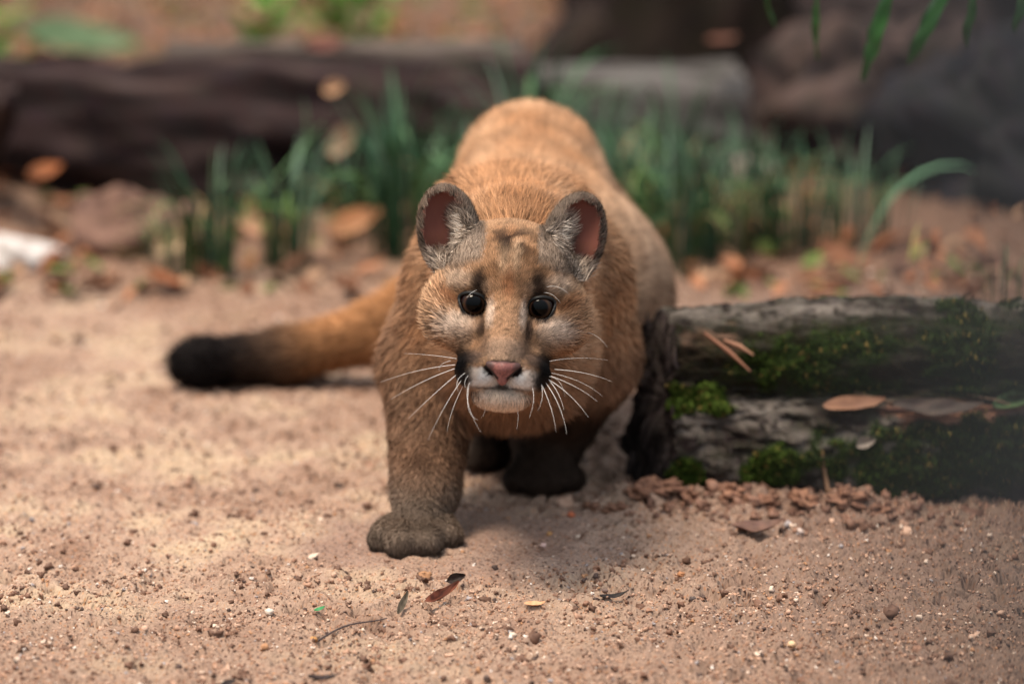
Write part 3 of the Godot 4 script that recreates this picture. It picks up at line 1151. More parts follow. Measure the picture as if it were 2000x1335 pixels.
func head_f(w: Vector3) -> float:
	var p := Vector3(absf(w.x), w.y, w.z)
	if p.length() > 160.0:
		return p.length() - 130.0
	var d := ell(p, Vector3(0, 24, -42), Vector3(60, 50, 60))
	d = smin(d, ell(p, Vector3(0, 24, -8), Vector3(42, 34, 32)), 14.0)
	d = smin(d, ell(p, Vector3(40, -8, -18), Vector3(27, 32, 32)), 14.0)
	d = smin(d, ell(p, Vector3(30, -23, 4), Vector3(22, 19, 20)), 12.0)
	d = smin(d, cap(p, Vector3(0, 4, 12), Vector3(0, -40, 53), 15.0, 16.5), 9.0)
	d = smin(d, ell(p, Vector3(27, 18, 6), Vector3(17, 9, 11)), 9.0)
	d = smin(d, ell(p, Vector3(0, -55, 12), Vector3(38, 27, 42)), 12.0)
	# muzzle pads, nose block, chin
	d = smin(d, ell(p, Vector3(20.5, -57, 49), Vector3(19.0, 15.0, 21)), 4.0)
	d = smin(d, ell(p, Vector3(0, -49, 60), Vector3(14, 9.5, 14)), 5.0)
	d = smin(d, ell(p, Vector3(0, -76.5, 43), Vector3(24, 9.8, 18)), 6.0)
	# eye sockets
	var e := p - Vector3(28.5, 0, 10.5)
	d = maxf(d, 12.6 - e.length())
	# ears: a thin cup
	var q := ear_xy(p.x, p.y)
	var ep := Vector3(q.x, q.y, p.z + 36.0)
	var shell := ell(ep, Vector3.ZERO, Vector3(24.6, 40.5, 16.5))
	var hollow := ell(ep, Vector3(2.2, 1.8, 9.5), Vector3(19.6, 36.0, 17))
	shell = maxf(shell, -hollow)
	d = smin(d, shell, 6.0)
	return d


func add_bone(a: Vector3, b: Vector3, ra: float, rb: float, blend: float):
	bones.append([a, b, ra, rb, blend])
	bone_dir.append((b - a).normalized())


func skeleton():
	# neck, throat, trunk
	add_bone(Vector3(0, 0.262, -2.90), Vector3(0, 0.236, -3.03), 0.058, 0.068, TORSO)
	add_bone(Vector3(0, 0.195, -2.88), Vector3(0, 0.165, -2.99), 0.042, 0.060, TORSO)
	add_bone(Vector3(0, 0.246, -3.04), Vector3(0.012, 0.203, -3.20), 0.069, 0.076, TORSO)
	add_bone(Vector3(-0.034, 0.280, -3.03), Vector3(-0.042, 0.235, -3.02), 0.030, 0.034, 0.016)
	add_bone(Vector3(0.036, 0.278, -3.04), Vector3(0.05, 0.235, -3.04), 0.030, 0.034, 0.016)
	add_bone(Vector3(0, 0.166, -3.00), Vector3(0.025, 0.172, -3.25), 0.064, 0.092, TORSO)
	add_bone(Vector3(0.012, 0.203, -3.20), Vector3(0.018, 0.257, -3.37), 0.072, 0.064, TORSO)
	add_bone(Vector3(0.06, 0.185, -3.22), Vector3(0.078, 0.16, -3.30), 0.062, 0.070, TORSO)
	# low belly and haunches, and hind legs
	add_bone(Vector3(0.01, 0.125, -3.14), Vector3(0.02, 0.095, -3.36), 0.060, 0.078, TORSO)
	add_bone(Vector3(0.052, 0.19, -3.36), Vector3(0.085, 0.13, -3.31), 0.066, 0.062, TORSO)
	add_bone(Vector3(-0.016, 0.185, -3.40), Vector3(-0.042, 0.13, -3.34), 0.062, 0.056, TORSO)
	add_bone(Vector3(0.085, 0.11, -3.31), Vector3(0.078, 0.045, -3.40), 0.040, 0.022, 0.02)
	add_bone(Vector3(0.078, 0.035, -3.41), Vector3(0.080, 0.018, -3.34), 0.020, 0.018, 0.012)
	add_bone(Vector3(-0.042, 0.12, -3.32), Vector3(-0.030, 0.055, -3.27), 0.048, 0.036, 0.02)
	add_bone(Vector3(-0.030, 0.055, -3.27), Vector3(-0.026, 0.020, -3.17), 0.034, 0.024, 0.012)
	# left foreleg (viewer's left)
	add_bone(Vector3(-0.048, 0.206, -3.02), Vector3(-0.072, 0.14, -3.02), 0.045, 0.040, 0.024)
	add_bone(Vector3(-0.074, 0.14, -3.02), Vector3(-0.079, 0.045, -2.93), 0.038, 0.026, 0.02)
	add_bone(Vector3(-0.079, 0.038, -2.932), Vector3(-0.086, 0.026, -2.902), 0.027, 0.020, 0.010)
	# right foreleg, set back in the shade
	add_bone(Vector3(0.056, 0.215, -3.05), Vector3(0.068, 0.13, -3.08), 0.047, 0.042, 0.024)
	add_bone(Vector3(0.066, 0.13, -3.08), Vector3(0.036, 0.042, -3.13), 0.042, 0.030, 0.02)
	add_bone(Vector3(0.036, 0.036, -3.13), Vector3(0.031, 0.022, -3.095), 0.029, 0.025, 0.014)
	# toes
	for t in [[-0.1160, -2.880, 0.0135], [-0.0975, -2.865, 0.0145], [-0.0765, -2.868, 0.0145], [-0.0580, -2.890, 0.0130]]:
		add_bone(Vector3(t[0] * 0.8 - 0.017, 0.020, t[1] - 0.014), Vector3(t[0], 0.013, t[1]), 0.012, t[2], 0.0025)
	for t in [[0.004, -3.085], [0.022, -3.074], [0.041, -3.075], [0.057, -3.088]]:
		add_bone(Vector3(t[0] * 0.7 + 0.010, 0.020, t[1] - 0.012), Vector3(t[0], 0.012, t[1]), 0.010, 0.0125, 0.0045)
	# tail
	add_bone(Vector3(0.0, 0.21, -3.46), Vector3(-0.05, 0.125, -3.535), 0.032, 0.027, 0.02)
	add_bone(Vector3(-0.05, 0.125, -3.535), Vector3(-0.14, 0.058, -3.53), 0.026, 0.023, 0.02)
	add_bone(Vector3(-0.14, 0.058, -3.53), Vector3(-0.245, 0.033, -3.515), 0.021, 0.017, 0.02)
	add_bone(Vector3(-0.245, 0.033, -3.515), Vector3(-0.335, 0.031, -3.49), 0.017, 0.014, 0.02)
	add_bone(Vector3(-0.335, 0.031, -3.49), Vector3(-0.352, 0.032, -3.484), 0.013, 0.007, 0.02)


func body_f(p: Vector3) -> float:
	var d := 10.0
	for b in bones:
		var a: Vector3 = b[0]
		var ba: Vector3 = b[1] - a
		var pa := p - a
		var h := clampf(pa.dot(ba) / ba.length_squared(), 0.0, 1.0)
		var e: float = (pa - ba * h).length() - lerpf(b[2], b[3], h)
		var k: float = b[4]
		var g := maxf(k - absf(d - e), 0.0) / k
		d = minf(d, e) - g * g * k * 0.25
	return d


# painted coat: [u, v, half-width, half-height, colour, strength], in 0.44 mm steps from between the eyes, both sides alike
var face_marks := []


func face_setup():
	face_marks = [
		[150, -5, 26, 30, lin(196, 156, 124), 0.6], [132, -64, 26, 26, lin(184, 136, 98), 0.6],
		[128, 72, 34, 30, lin(176, 152, 134), 0.6], [98, 46, 26, 13, lin(206, 180, 158), 0.7],
		[98, -42, 30, 19, lin(220, 200, 184), 0.75], [84, -68, 24, 18, lin(190, 156, 130), 0.5],
		[110, 6, 24, 8, lin(116, 72, 46), 0.85], [132, 20, 20, 9, lin(140, 90, 58), 0.65],
		[56, 42, 12, 21, lin(34, 26, 24), 0.95], [40, 34, 8, 12, lin(190, 160, 136), 0.4],
		[0, 42, 9, 24, lin(146, 84, 48), 0.5], [12, 98, 8, 28, lin(226, 198, 168), 0.45],
		[0, 160, 40, 22, lin(160, 104, 66), 0.6],
		[16, -45, 26, 40, lin(172, 138, 112), 0.6], [0, -88, 34, 20, lin(170, 146, 128), 0.7], [42, -66, 10, 28, lin(104, 78, 62), 0.7],
		[30, -14, 6, 22, lin(220, 196, 178), 0.8], [47, -43, 5, 15, lin(74, 60, 56), 0.8],
		[62, -104, 20, 11, lin(72, 62, 60), 0.85], [48, -122, 12, 6, lin(150, 116, 92), 0.6],
		[36, -141, 31, 15, lin(254, 253, 252), 1.0], [58, -134, 12, 10, lin(206, 186, 170), 0.7],
		[80, -120, 16, 28, lin(14, 12, 13), 1.0], [72, -146, 10, 12, lin(24, 20, 20), 0.9],
		[22, -118, 7, 8, lin(60, 48, 46), 0.6],
		[0, -180, 54, 20, lin(236, 216, 198), 1.0], [66, -176, 16, 14, lin(120, 84, 60), 0.7],
		[0, -158, 44, 2.6, lin(54, 40, 36), 0.75], [0, -151, 2.5, 7, lin(56, 40, 38), 0.8],
	]


func face_color(q: Vector3) -> Color:
	var u := q.x / 0.44
	var v := q.y / 0.44
	var au := absf(u)
	var c := lin(174, 134, 102)
	var m := nz.get_noise_3d(q.x * 0.06, q.y * 0.06, q.z * 0.06)
	c = c.lerp(lin(150, 108, 76), clampf(m * 0.8 + 0.1, 0.0, 0.6))
	var jag := 1.0 + 0.35 * nz2.get_noise_3d(q.x * 0.3, q.y * 0.26, q.z * 0.15 + 4.0) + 0.3 * nz3.get_noise_3d(q.x * 0.5, q.y * 0.35, q.z * 0.2)
	for k in face_marks:
		var e: float = pow((au - k[0]) / k[2], 2.0) + pow((v - k[1]) / k[3], 2.0)
		if e < 6.0:
			e *= jag
			c = c.lerp(k[4], clampf(k[5] * (1.0 - ss(0.0, 3.0, e)), 0.0, 1.0))
	# ticking: short bands of dark and light along the lie of the hair
	var tk := nz3.get_noise_3d(q.x * 0.30, q.y * 0.20, q.z * 0.15) * 0.6 + nz2.get_noise_3d(q.x * 0.62, q.y * 0.40, q.z * 0.3) * 0.5
	var tick := ss(0.0, 0.55, tk)
	c = c.lerp(c * 0.42, tick * ss(-90.0, -20.0, v) * 0.75)
	c = c.lerp(c * 1.35, ss(-0.02, -0.4, tk) * 0.6 * ss(-90.0, -20.0, v))
	# blotches on the crown, not alike on both sides
	var t := nz2.get_noise_3d(q.x * 0.085, q.y * 0.075, 3.0)
	c = c.lerp(lin(44, 30, 25), 0.95 * ss(-0.2, 0.15, t) * exp(-pow((u - 4.0) / 48.0, 4.0) - pow((v - 136.0) / 40.0, 4.0)))
	c = c.lerp(lin(92, 70, 56), 0.5 * ss(0.25, 0.55, nz3.get_noise_3d(q.x * 0.22, q.y * 0.16, 8.0)) * ss(-30.0, 40.0, v))
	return c


# [colour, hair length, hair there]
func coat(p: Vector3, n: Vector3, on_head: bool) -> Array:
	var q := head_in(p)
	if on_head:
		var e := ear_xy(absf(q.x), q.y)
		var ez := q.z + 36.0
		var l := 0.0085
		var c := face_color(q)
		if q.z < 10.0:
			c = c.lerp(lin(190, 152, 120), ss(10.0, -25.0, q.z) * ss(100.0, 60.0, q.y) * (0.9 if absf(q.x) < 40.0 or q.y < 30.0 else 0.3))
		# lengths: short on the bridge and muzzle, long on cheeks and crown
		var nose := (q - Vector3(0, -52, 72)).length()
		l = lerpf(0.0024, 0.0052, ss(26.0, 80.0, nose))
		l = lerpf(l, 0.018, ss(46.0, 68.0, absf(q.x)) * ss(34.0, 5.0, q.y))
		l = lerpf(l, 0.0075, ss(66.0, 84.0, q.y) * ss(30.0, 20.0, absf(q.x)))
		l = lerpf(l, 0.0078, ss(-72.0, -84.0, q.y) * ss(34.0, 28.0, absf(q.x)))
		var dens := 1.0
		# ears
		if q.y > 30.0 and absf(q.x) > 24.0 and absf(e.x) < 31.0 and e.y > -36.0 and e.y < 46.0:
			var inside := ell(Vector3(e.x, e.y, ez), Vector3(2.2, 1.8, 9.5), Vector3(19.6, 36.0, 17))
			var nl := head_b.inverse() * n
			var on_ear := ss(-34.0, -22.0, e.y) * ss(20.0, 26.0, absf(q.x))
			var rim := lin(112, 98, 88)
			if inside < 1.6:
				# hollow: bare skin, furred along the inner edge and at the foot
				var fur := maxf(ss(2.0, -9.0, e.x) * ss(30.0, 12.0, e.y), ss(-8.0, -20.0, e.y))
				c = lin(120, 76, 66).lerp(lin(50, 33, 31), ss(6.0, -16.0, e.y) * ss(-14.0, 2.0, e.x) * 0.8)
				c = c.lerp(lin(206, 188, 172).lerp(lin(84, 66, 58), 0.8 * ss(0.0, 0.4, nz2.get_noise_3d(q.x * 0.22, q.y * 0.35, 2.0))), fur)
				l = lerpf(0.004, 0.013, fur)
				dens = lerpf(0.0, 0.85, fur) if fur > 0.12 else 0.0
			else:
				var edge := ss(-3.0, 4.0, ez)
				c = c.lerp(lin(150, 128, 110).lerp(rim, edge), on_ear)
				c = c.lerp(lin(172, 152, 136), on_ear * ss(-4.0, -16.0, e.y) * edge * 0.8)
				l = lerpf(l, 0.0072, on_ear)
		if absf(q.x) > 40.0 and q.y > 10.0 and q.z < 12.0 and dens > 0.5:
			c = c.lerp(c * 0.5, 0.8 * ss(0.1, 0.45, nz3.get_noise_3d(q.x * 0.2, q.y * 0.12, q.z * 0.1)))
		# no hair on the eyes and the nose leather
		var eye := Vector2(absf(q.x) - 28.5, q.y).length()
		if q.z > 0.0 and eye < 12.6:
			dens = 0.0
			c = lin(40, 32, 30)
		elif q.z > 0.0 and eye < 17.0:
			l = minf(l, 0.0035)
		var nn := ell(q, Vector3(0, -53.5, 72), Vector3(17.5, 8.6, 12))
		if nn < 0.0 or (absf(q.x) < 6.0 and q.y > -66.0 and q.y < -50.0 and q.z > 62.0):
			dens = 0.0
			c = lin(30, 23, 23)
		return [c, l, dens]
	# body
	var l := 0.021
	var m := nz.get_noise_3d(p.x * 24.0, p.y * 24.0, p.z * 24.0)
	var s := nz2.get_noise_3d(p.x * 44.0, p.y * 60.0, p.z * 36.0)
	var c := lin(204, 162, 128)
	c = c.lerp(lin(184, 130, 90), clampf(0.3 + m * 0.8, 0.0, 0.8))
	# a warmer line down the withers
	c = c.lerp(lin(172, 120, 80), 0.7 * exp(-pow(p.x / 0.035, 2.0)) * ss(0.27, 0.31, p.y) * ss(-3.2, -3.1, p.z))
	# paler flank, faint darker spots as cubs have them
	c = c.lerp(lin(210, 180, 154), 0.6 * ss(0.06, 0.13, p.x) * ss(-3.1, -3.2, p.z))
	c = c.lerp(lin(110, 78, 58), 0.65 * ss(0.02, 0.45, s))
	var tk := nz2.get_noise_3d(p.x * 170.0, p.y * 110.0, p.z * 80.0) * 0.6 + nz3.get_noise_3d(p.x * 85.0, p.y * 60.0, p.z * 50.0) * 0.5
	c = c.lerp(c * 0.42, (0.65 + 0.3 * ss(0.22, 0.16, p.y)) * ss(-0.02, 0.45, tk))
	c = c.lerp(c * 1.25, 0.6 * ss(-0.05, -0.5, tk))
	# shoulder and legs browner, paws greyish
	var low := ss(0.20, 0.10, p.y) * ss(-3.36, -3.2, p.z)
	c = c.lerp(lin(150, 116, 94), 0.85 * maxf(low, 0.85 * ss(-0.07, -0.105, p.x) * ss(-3.3, -3.2, p.z)))
	c = c.lerp(lin(96, 70, 54), low * 0.7 * ss(0.1, 0.45, s))
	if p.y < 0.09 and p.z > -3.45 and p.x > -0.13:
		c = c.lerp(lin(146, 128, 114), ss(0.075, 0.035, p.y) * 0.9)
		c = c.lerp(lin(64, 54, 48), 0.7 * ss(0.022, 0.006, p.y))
	# shade under the chest painted into set-back foreleg, hind foot and low belly
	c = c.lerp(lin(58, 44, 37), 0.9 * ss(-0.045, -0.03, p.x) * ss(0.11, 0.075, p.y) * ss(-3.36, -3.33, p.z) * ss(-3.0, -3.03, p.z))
	l = lerpf(l, 0.013, ss(0.16, 0.09, p.y) * ss(-3.25, -3.15, p.z))
	l = lerpf(l, 0.0064, ss(0.055, 0.03, p.y) * ss(-3.42, -3.35, p.z))
	# throat and chest
	c = c.lerp(lin(152, 116, 90), 0.7 * ss(-3.05, -2.98, p.z) * ss(0.06, 0.03, absf(p.x)) * ss(0.22, 0.19, p.y))
	l = lerpf(l, 0.026, ss(-3.08, -3.0, p.z) * ss(0.07, 0.05, absf(p.x)) * ss(0.25, 0.2, p.y) * ss(0.09, 0.11, p.y))
	# tail
	if p.x < -0.02 and p.z < -3.445:
		var t := ss(-0.02, -0.07, p.x)
		c = c.lerp(lin(186, 134, 92), t)
		c = c.lerp(lin(120, 84, 58), t * ss(0.035, 0.015, p.y) * 0.7)  # shaded underside of the tail, painted into the coat colour
		c = c.lerp(lin(92, 70, 56), ss(-0.19, -0.26, p.x))
		c = c.lerp(lin(30, 25, 25), ss(-0.235, -0.305, p.x + 0.02 * m))
		l = lerpf(l, 0.023, t)
	return [c, l, 1.0]


func fur_flow(p: Vector3, on_head: bool) -> Vector3:
	if on_head:
		var q := head_in(p)
		var f := (q - Vector3(0, -50, 78)).normalized()
		if absf(q.x) < 26.0 and q.y < -70.0:
			f = Vector3(q.x * 0.01, -1.0, -0.1)
		elif absf(q.x) < 40.0 and q.y < -50.0 and q.z > 30.0:
			f = Vector3(signf(q.x) * 0.8, -0.55, -0.4)
		var e := ear_xy(absf(q.x), q.y)
		if q.y > 34.0 and absf(q.x) > 26.0 and absf(e.x) < 30.0 and e.y > -30.0:
			if ell(Vector3(e.x, e.y, q.z + 36.0), Vector3(2.2, 1.8, 9.5), Vector3(19.6, 36.0, 17)) < 1.6:
				f = Vector3(signf(q.x) * 0.9, 0.45, 0.55)
			else:
				f = Vector3(signf(q.x) * (0.2 + e.x * 0.03), 0.8, 0.1)
		return (head_b * f).normalized()
	var sum := Vector3.ZERO
	for i in bones.size():
		var b = bones[i]
		var d := cap(p, b[0], b[1], b[2], b[3])
		sum += bone_dir[i] * exp(-maxf(d, -0.03) / 0.012)
	return sum.normalized()


func build_cub():
	var o := thing("puma_cub", "tawny puma cub with a black tipped tail walking head low towards the viewer", "puma", Vector3(0, 0, -3.1))
	# turn of the head
	var dir := (head_at - Vector3(0, 0.86, 0)).normalized()
	var z := -dir
	var x0 := (Vector3.RIGHT - z * z.x).normalized()
	var y0 := z.cross(x0)
	var roll := deg_to_rad(3.5)
	head_b = Basis(x0 * cos(roll) - y0 * sin(roll), x0 * sin(roll) + y0 * cos(roll), z)
	skeleton()
	face_setup()

	var hm := nets(func(p): return head_f(p), Vector3(-92, -94, -106), Vector3(92, 108, 86), 2.3)
	var bm := nets(func(p): return body_f(p), Vector3(-0.40, -0.006, -3.60), Vector3(0.185, 0.345, -2.80), 0.0075)
	var hv: PackedVector3Array = hm[0]
	var hn: PackedVector3Array = hm[1]
	for i in hv.size():
		hv[i] = head_out(hv[i])
		hn[i] = head_b * hn[i]
	print("head ", hv.size(), " body ", bm[0].size())

	# one skin for the whole animal, one coat sampled over it
	var v := PackedVector3Array()
	var n := PackedVector3Array()
	var c := PackedColorArray()
	var idx := PackedInt32Array()
	var tw := [[], [], [], [], [], []]
	var tc := [[], [], [], [], [], []]
	for half in 2:
		var on_head := half == 0
		var vv: PackedVector3Array = hv if on_head else bm[0]
		var nn: PackedVector3Array = hn if on_head else bm[1]
		var ii: PackedInt32Array = hm[2] if on_head else bm[2]
		var first := v.size()
		var lens := PackedFloat32Array()
		var dens := PackedFloat32Array()
		var flow := PackedVector3Array()
		var cols := PackedColorArray()
		for i in vv.size():
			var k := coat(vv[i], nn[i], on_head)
			# hidden inside the other half: no hair
			if on_head:
				if head_in(vv[i]).z < -20.0 and body_f(vv[i]) < -0.003:
					k[2] = 0.0
			elif vv[i].z > -2.97 and vv[i].y > 0.12 and head_f(head_in(vv[i])) < -4.0:
				k[2] = 0.0
			if vv[i].y < 0.003:
				k[2] = 0.0
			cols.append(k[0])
			lens.append(k[1])
			dens.append(k[2])
			var f := fur_flow(vv[i], on_head)
			f -= nn[i] * f.dot(nn[i])
			flow.append(f.normalized() if f.length() > 0.05 else nn[i].cross(Vector3.RIGHT).normalized())
			v.append(vv[i] - o.position)
			n.append(nn[i])
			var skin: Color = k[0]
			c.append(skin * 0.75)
		for t in ii:
			idx.append(t + first)
		var per_m2 := 560000.0 if on_head else 92000.0
		for t in range(0, ii.size(), 3):
			var a := ii[t]
			var b := ii[t + 1]
			var d := ii[t + 2]
			var dd := (dens[a] + dens[b] + dens[d]) / 3.0
			if dd < 0.01:
				continue
			var l0 := lens[a]
			var area := (vv[b] - vv[a]).cross(vv[d] - vv[a]).length() * 0.5
			var want := area * dd * per_m2 * (clampf(0.0058 / l0, 0.3, 2.4) if on_head else clampf(0.019 / l0, 0.8, 2.6))
			while rng.randf() < want:
				want -= 1.0
				var r1 := rng.randf()
				var r2 := rng.randf()
				if r1 + r2 > 1.0:
					r1 = 1.0 - r1
					r2 = 1.0 - r2
				var r0 := 1.0 - r1 - r2
				var p := vv[a] * r0 + vv[b] * r1 + vv[d] * r2
				var nrm := (nn[a] * r0 + nn[b] * r1 + nn[d] * r2).normalized()
				var fl := flow[a] * r0 + flow[b] * r1 + flow[d] * r2
				fl = fl.rotated(nrm, rng.randfn(0.0, 0.16))
				fl = (fl - nrm * fl.dot(nrm)).normalized()
				var l := (lens[a] * r0 + lens[b] * r1 + lens[d] * r2) * rng.randf_range(0.8, 1.2)
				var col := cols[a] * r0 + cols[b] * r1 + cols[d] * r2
				var tick := rng.randf()
				col *= 1.0 + rng.randfn(0.0, 0.10)
				if col.g > 0.55:
					col *= 1.15
				elif tick < (0.24 if on_head else 0.18):
					col *= 0.42 if on_head else 0.58
				elif tick > 0.84:
					col *= 1.42 if on_head else 1.25
				col.a = 1.0
				var kind := rng.randi_range(0, 2) + (0 if on_head else 3)
				tw[kind].append(Transform3D(Basis(nrm.cross(fl), nrm, fl).scaled(Vector3.ONE * l), p - o.position))
				tc[kind].append(col)
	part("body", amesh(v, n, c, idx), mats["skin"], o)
	for k in 6:
		print("tufts ", tw[k].size())
		var m := tuft_mesh(16, 0.046, 0.42, 0.62, 0.2, 300 + k, 0.42) if k < 3 else tuft_mesh(24, 0.036, 0.46, 0.8, 0.25, 300 + k, 0.32)
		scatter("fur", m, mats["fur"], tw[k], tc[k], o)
	cub_face(o)


func face_z(x: float, y: float) -> float:
	var z := 92.0
	for i in 60:
		var d := head_f(Vector3(x, y, z))
		if d < 0.3:
			break
		z -= maxf(d * 0.7, 0.3)
	return z


# a point of the face seen at that pixel-sized offset, at depth z (mm)
func at_face(px: float, py: float, z: float) -> Vector3:
	var dx := px - 990.0
	var dy := 597.0 - py
	var r := deg_to_rad(3.5)
	var x := (dx * cos(r) - dy * sin(r)) * 0.44
	var y := (dx * sin(r) + dy * cos(r)) * 0.44
	return Vector3(x, y, z) * Vector3(1.0 - z / 2870.0, 1.0 - z / 2870.0, 1.0)


func cub_face(o: Node3D):
	# eyes
	for s in [-1.0, 1.0]:
		var v := PackedVector3Array()
		var n := PackedVector3Array()
		var c := PackedColorArray()
		var idx := PackedInt32Array()
		var at := Vector3(28.5 * s, 0, 10.5)
		var look := Vector3(-0.05 * s, 0.0, 1.0).normalized()
		var side := Vector3.UP.cross(look).normalized()
		var up := look.cross(side)
		for i in 37:
			var t := PI * i / 36.0
			for k in 48:
				var p := TAU * k / 48.0
				var q := look * cos(t) + (side * cos(p) + up * sin(p)) * sin(t)
				# the cornea bulges
				var r := 12.2 + 0.9 * exp(-pow(t / 0.55, 2.0))
				v.append(head_out(at + q * r) - o.position)
				n.append(head_b * q)
				var ray := 0.5 + 0.5 * sin(p * 31.0 + sin(p * 7.0))
				var iris := lin(54, 38, 28).lerp(lin(36, 25, 20), ray * 0.5)
				var col := iris.lerp(lin(8, 7, 8), ss(0.68, 0.58, t))
				col = col.lerp(lin(14, 11, 10), ss(0.84, 0.92, t))
				c.append(col)
		for i in 36:
			for k in 48:
				var a := i * 48 + k
				var b := i * 48 + (k + 1) % 48
				idx.append_array([a, b, a + 48, b, b + 48, a + 48])
		part("eye", amesh(v, n, c, idx), mats["eye_wet"], o)
		# dark lid rim, drawn out to a tear line towards the nose, and the lids that close over the ball
		var pts := PackedVector3Array()
		var rad := PackedFloat32Array()
		var cc := PackedColorArray()
		var lv := PackedVector3Array()
		var lc := PackedColorArray()
		var li := PackedInt32Array()
		for k in 49:
			var p := TAU * k / 48.0
			var inner := exp(-pow(angle_difference(p, PI + 0.80) / 0.33, 2.0))
			var outer := exp(-pow(angle_difference(p, 0.42) / 0.42, 2.0))
			var top := exp(-pow(angle_difference(p, PI * 0.5 + 0.25) / 0.75, 2.0))
			var r := 10.9 + 2.8 * inner + 2.6 * outer - 2.1 * top
			var q := Vector3(cos(p) * r * s, sin(p) * r, 0)
			var zz := sqrt(maxf(13.1 * 13.1 - r * r, 6.0)) - 1.2 * inner
			pts.append(head_out(at + q + Vector3(0, 0, zz)) - o.position)
			rad.append((1.0 + 0.7 * maxf(0.0, sin(p)) + 0.4 * outer) * 0.001)
			cc.append(lin(28, 23, 23))
			for j in 4:
				var rr := r + [0.0, 1.6, 3.4, 6.0][j] as float
				var zj := sqrt(maxf(13.4 * 13.4 - rr * rr, 0.0)) if rr < 12.9 else 3.4 - (rr - 12.9) * 0.9
				lv.append(head_out(at + Vector3(cos(p) * rr * s, sin(p) * rr, maxf(zj, zz - 1.5 * j))) - o.position)
				lc.append(lin(36, 30, 29).lerp(lin(120, 92, 74), j / 3.0))
		for k in 48:
			for j in 3:
				var e := k * 4 + j
				if s < 0.0:
					li.append_array([e, e + 4, e + 1, e + 1, e + 4, e + 5])
				else:
					li.append_array([e, e + 1, e + 4, e + 1, e + 5, e + 4])
		var ln := grid_normals(lv, li)
		if ln[40].dot(head_b.z) < 0.0:
			li.reverse()
			for i in ln.size():
				ln[i] = -ln[i]
		var lid := part("eyelid", amesh(lv, ln, lc, li), mats["skin"], o)
		part("lid_rim", tube(pts, rad, 8, cc), mats["nose_skin"], lid)

	# long pale hairs that sweep across the hollow of each ear
	var hv := PackedVector3Array()
	var hc := PackedColorArray()
	var hi := PackedInt32Array()
	for s in [-1.0, 1.0]:
		for k in 120:
			var t := rng.randf()
			# roots along the inner edge and the foot of the hollow, in the ear's own axes
			var ex := lerpf(-13.0, 2.0, pow(t, 2.0)) + rng.randfn(0.0, 1.5)
			var ey := lerpf(20.0, -28.0, sqrt(t)) + rng.randfn(0.0, 2.0)
			var hl := rng.randf_range(10.0, 19.0) * (0.7 + 0.3 * t)
			var dx := rng.randf_range(0.55, 1.0)
			var dy := rng.randf_range(-0.1, 0.75)
			var p := Vector3(ex, ey, 1.0 - 2.0 * t)
			var d := Vector3(dx, dy, 0.55).normalized()
			var first := hv.size()
			var tone := rng.randf_range(0.6, 1.0)
			for j in 6:
				var w := 0.26 * (1.0 - j / 5.4)
				var x := 54.0 + p.x * 0.974 + p.y * 0.225
				var y := 60.0 - p.x * 0.225 + p.y * 0.974
				var side := Vector3(-d.y, d.x, 0.3).normalized() * w
				for e in [-1.0, 1.0]:
					hv.append(head_out(Vector3((x + side.x * e) * s, y + side.y * e, p.z - 36.0 + 10.0)) - o.position)
					hc.append(lin(232, 218, 204) * tone)
				d = (d + Vector3(0.02, rng.randf_range(-0.08, 0.12), -0.20)).normalized()
				p += d * hl / 6.0
			for j in 5:
				var q := first + j * 2
				hi.append_array([q, q + 2, q + 1, q + 1, q + 2, q + 3])
	part("ear_hair", amesh(hv, grid_normals(hv, hi), hc, hi), mats["fur"], o, "stuff")

	# nose leather
	var f := func(p: Vector3) -> float:
		var a := Vector3(absf(p.x), p.y, p.z)
		var d := cap(a, Vector3(0, -51.0, 72), Vector3(12.0, -50.0, 69), 4.4, 3.0)
		d = smin(d, cap(a, Vector3(0, -53, 73), Vector3(0, -64, 69.5), 5.0, 2.4), 5.0)
		d = smin(d, cap(a, Vector3(9.0, -52.0, 70), Vector3(1.0, -63.0, 69.5), 3.0, 2.4), 4.0)
		d = maxf(d, -cap(a, Vector3(16.5, -52.0, 70.0), Vector3(6.0, -61.5, 74.0), 1.5, 2.0))
		d = maxf(d, -cap(a, Vector3(0, -58, 79.0), Vector3(0, -68, 73.0), 0.6, 0.7))
		return d
	var nm := nets(f, Vector3(-20, -70, 58), Vector3(20, -42, 82), 0.8)
	var nv: PackedVector3Array = nm[0]
	var nn: PackedVector3Array = nm[1]
	var nc := PackedColorArray()
	for i in nv.size():
		var q := nv[i]
		var col := lin(132, 84, 79).lerp(lin(106, 68, 64), clampf(0.5 + nz.get_noise_3d(q.x * 0.5, q.y * 0.5, q.z * 0.5), 0.0, 1.0))
		col = col.lerp(lin(58, 42, 40), 0.9 * maxf(ss(5.5, 11.0, absf(q.x)), ss(-49.5, -46.5, q.y)))
		var hole := cap(Vector3(absf(q.x), q.y, q.z), Vector3(16.5, -52.0, 70.0), Vector3(6.0, -61.5, 74.0), 1.5, 2.0)
		col = col.lerp(lin(20, 15, 15), ss(1.6, 0.3, hole))
		nc.append(col)
		nv[i] = head_out(q) - o.position
		nn[i] = head_b * nn[i]
	part("nose", amesh(nv, nn, nc, nm[2]), mats["nose_skin"], o)

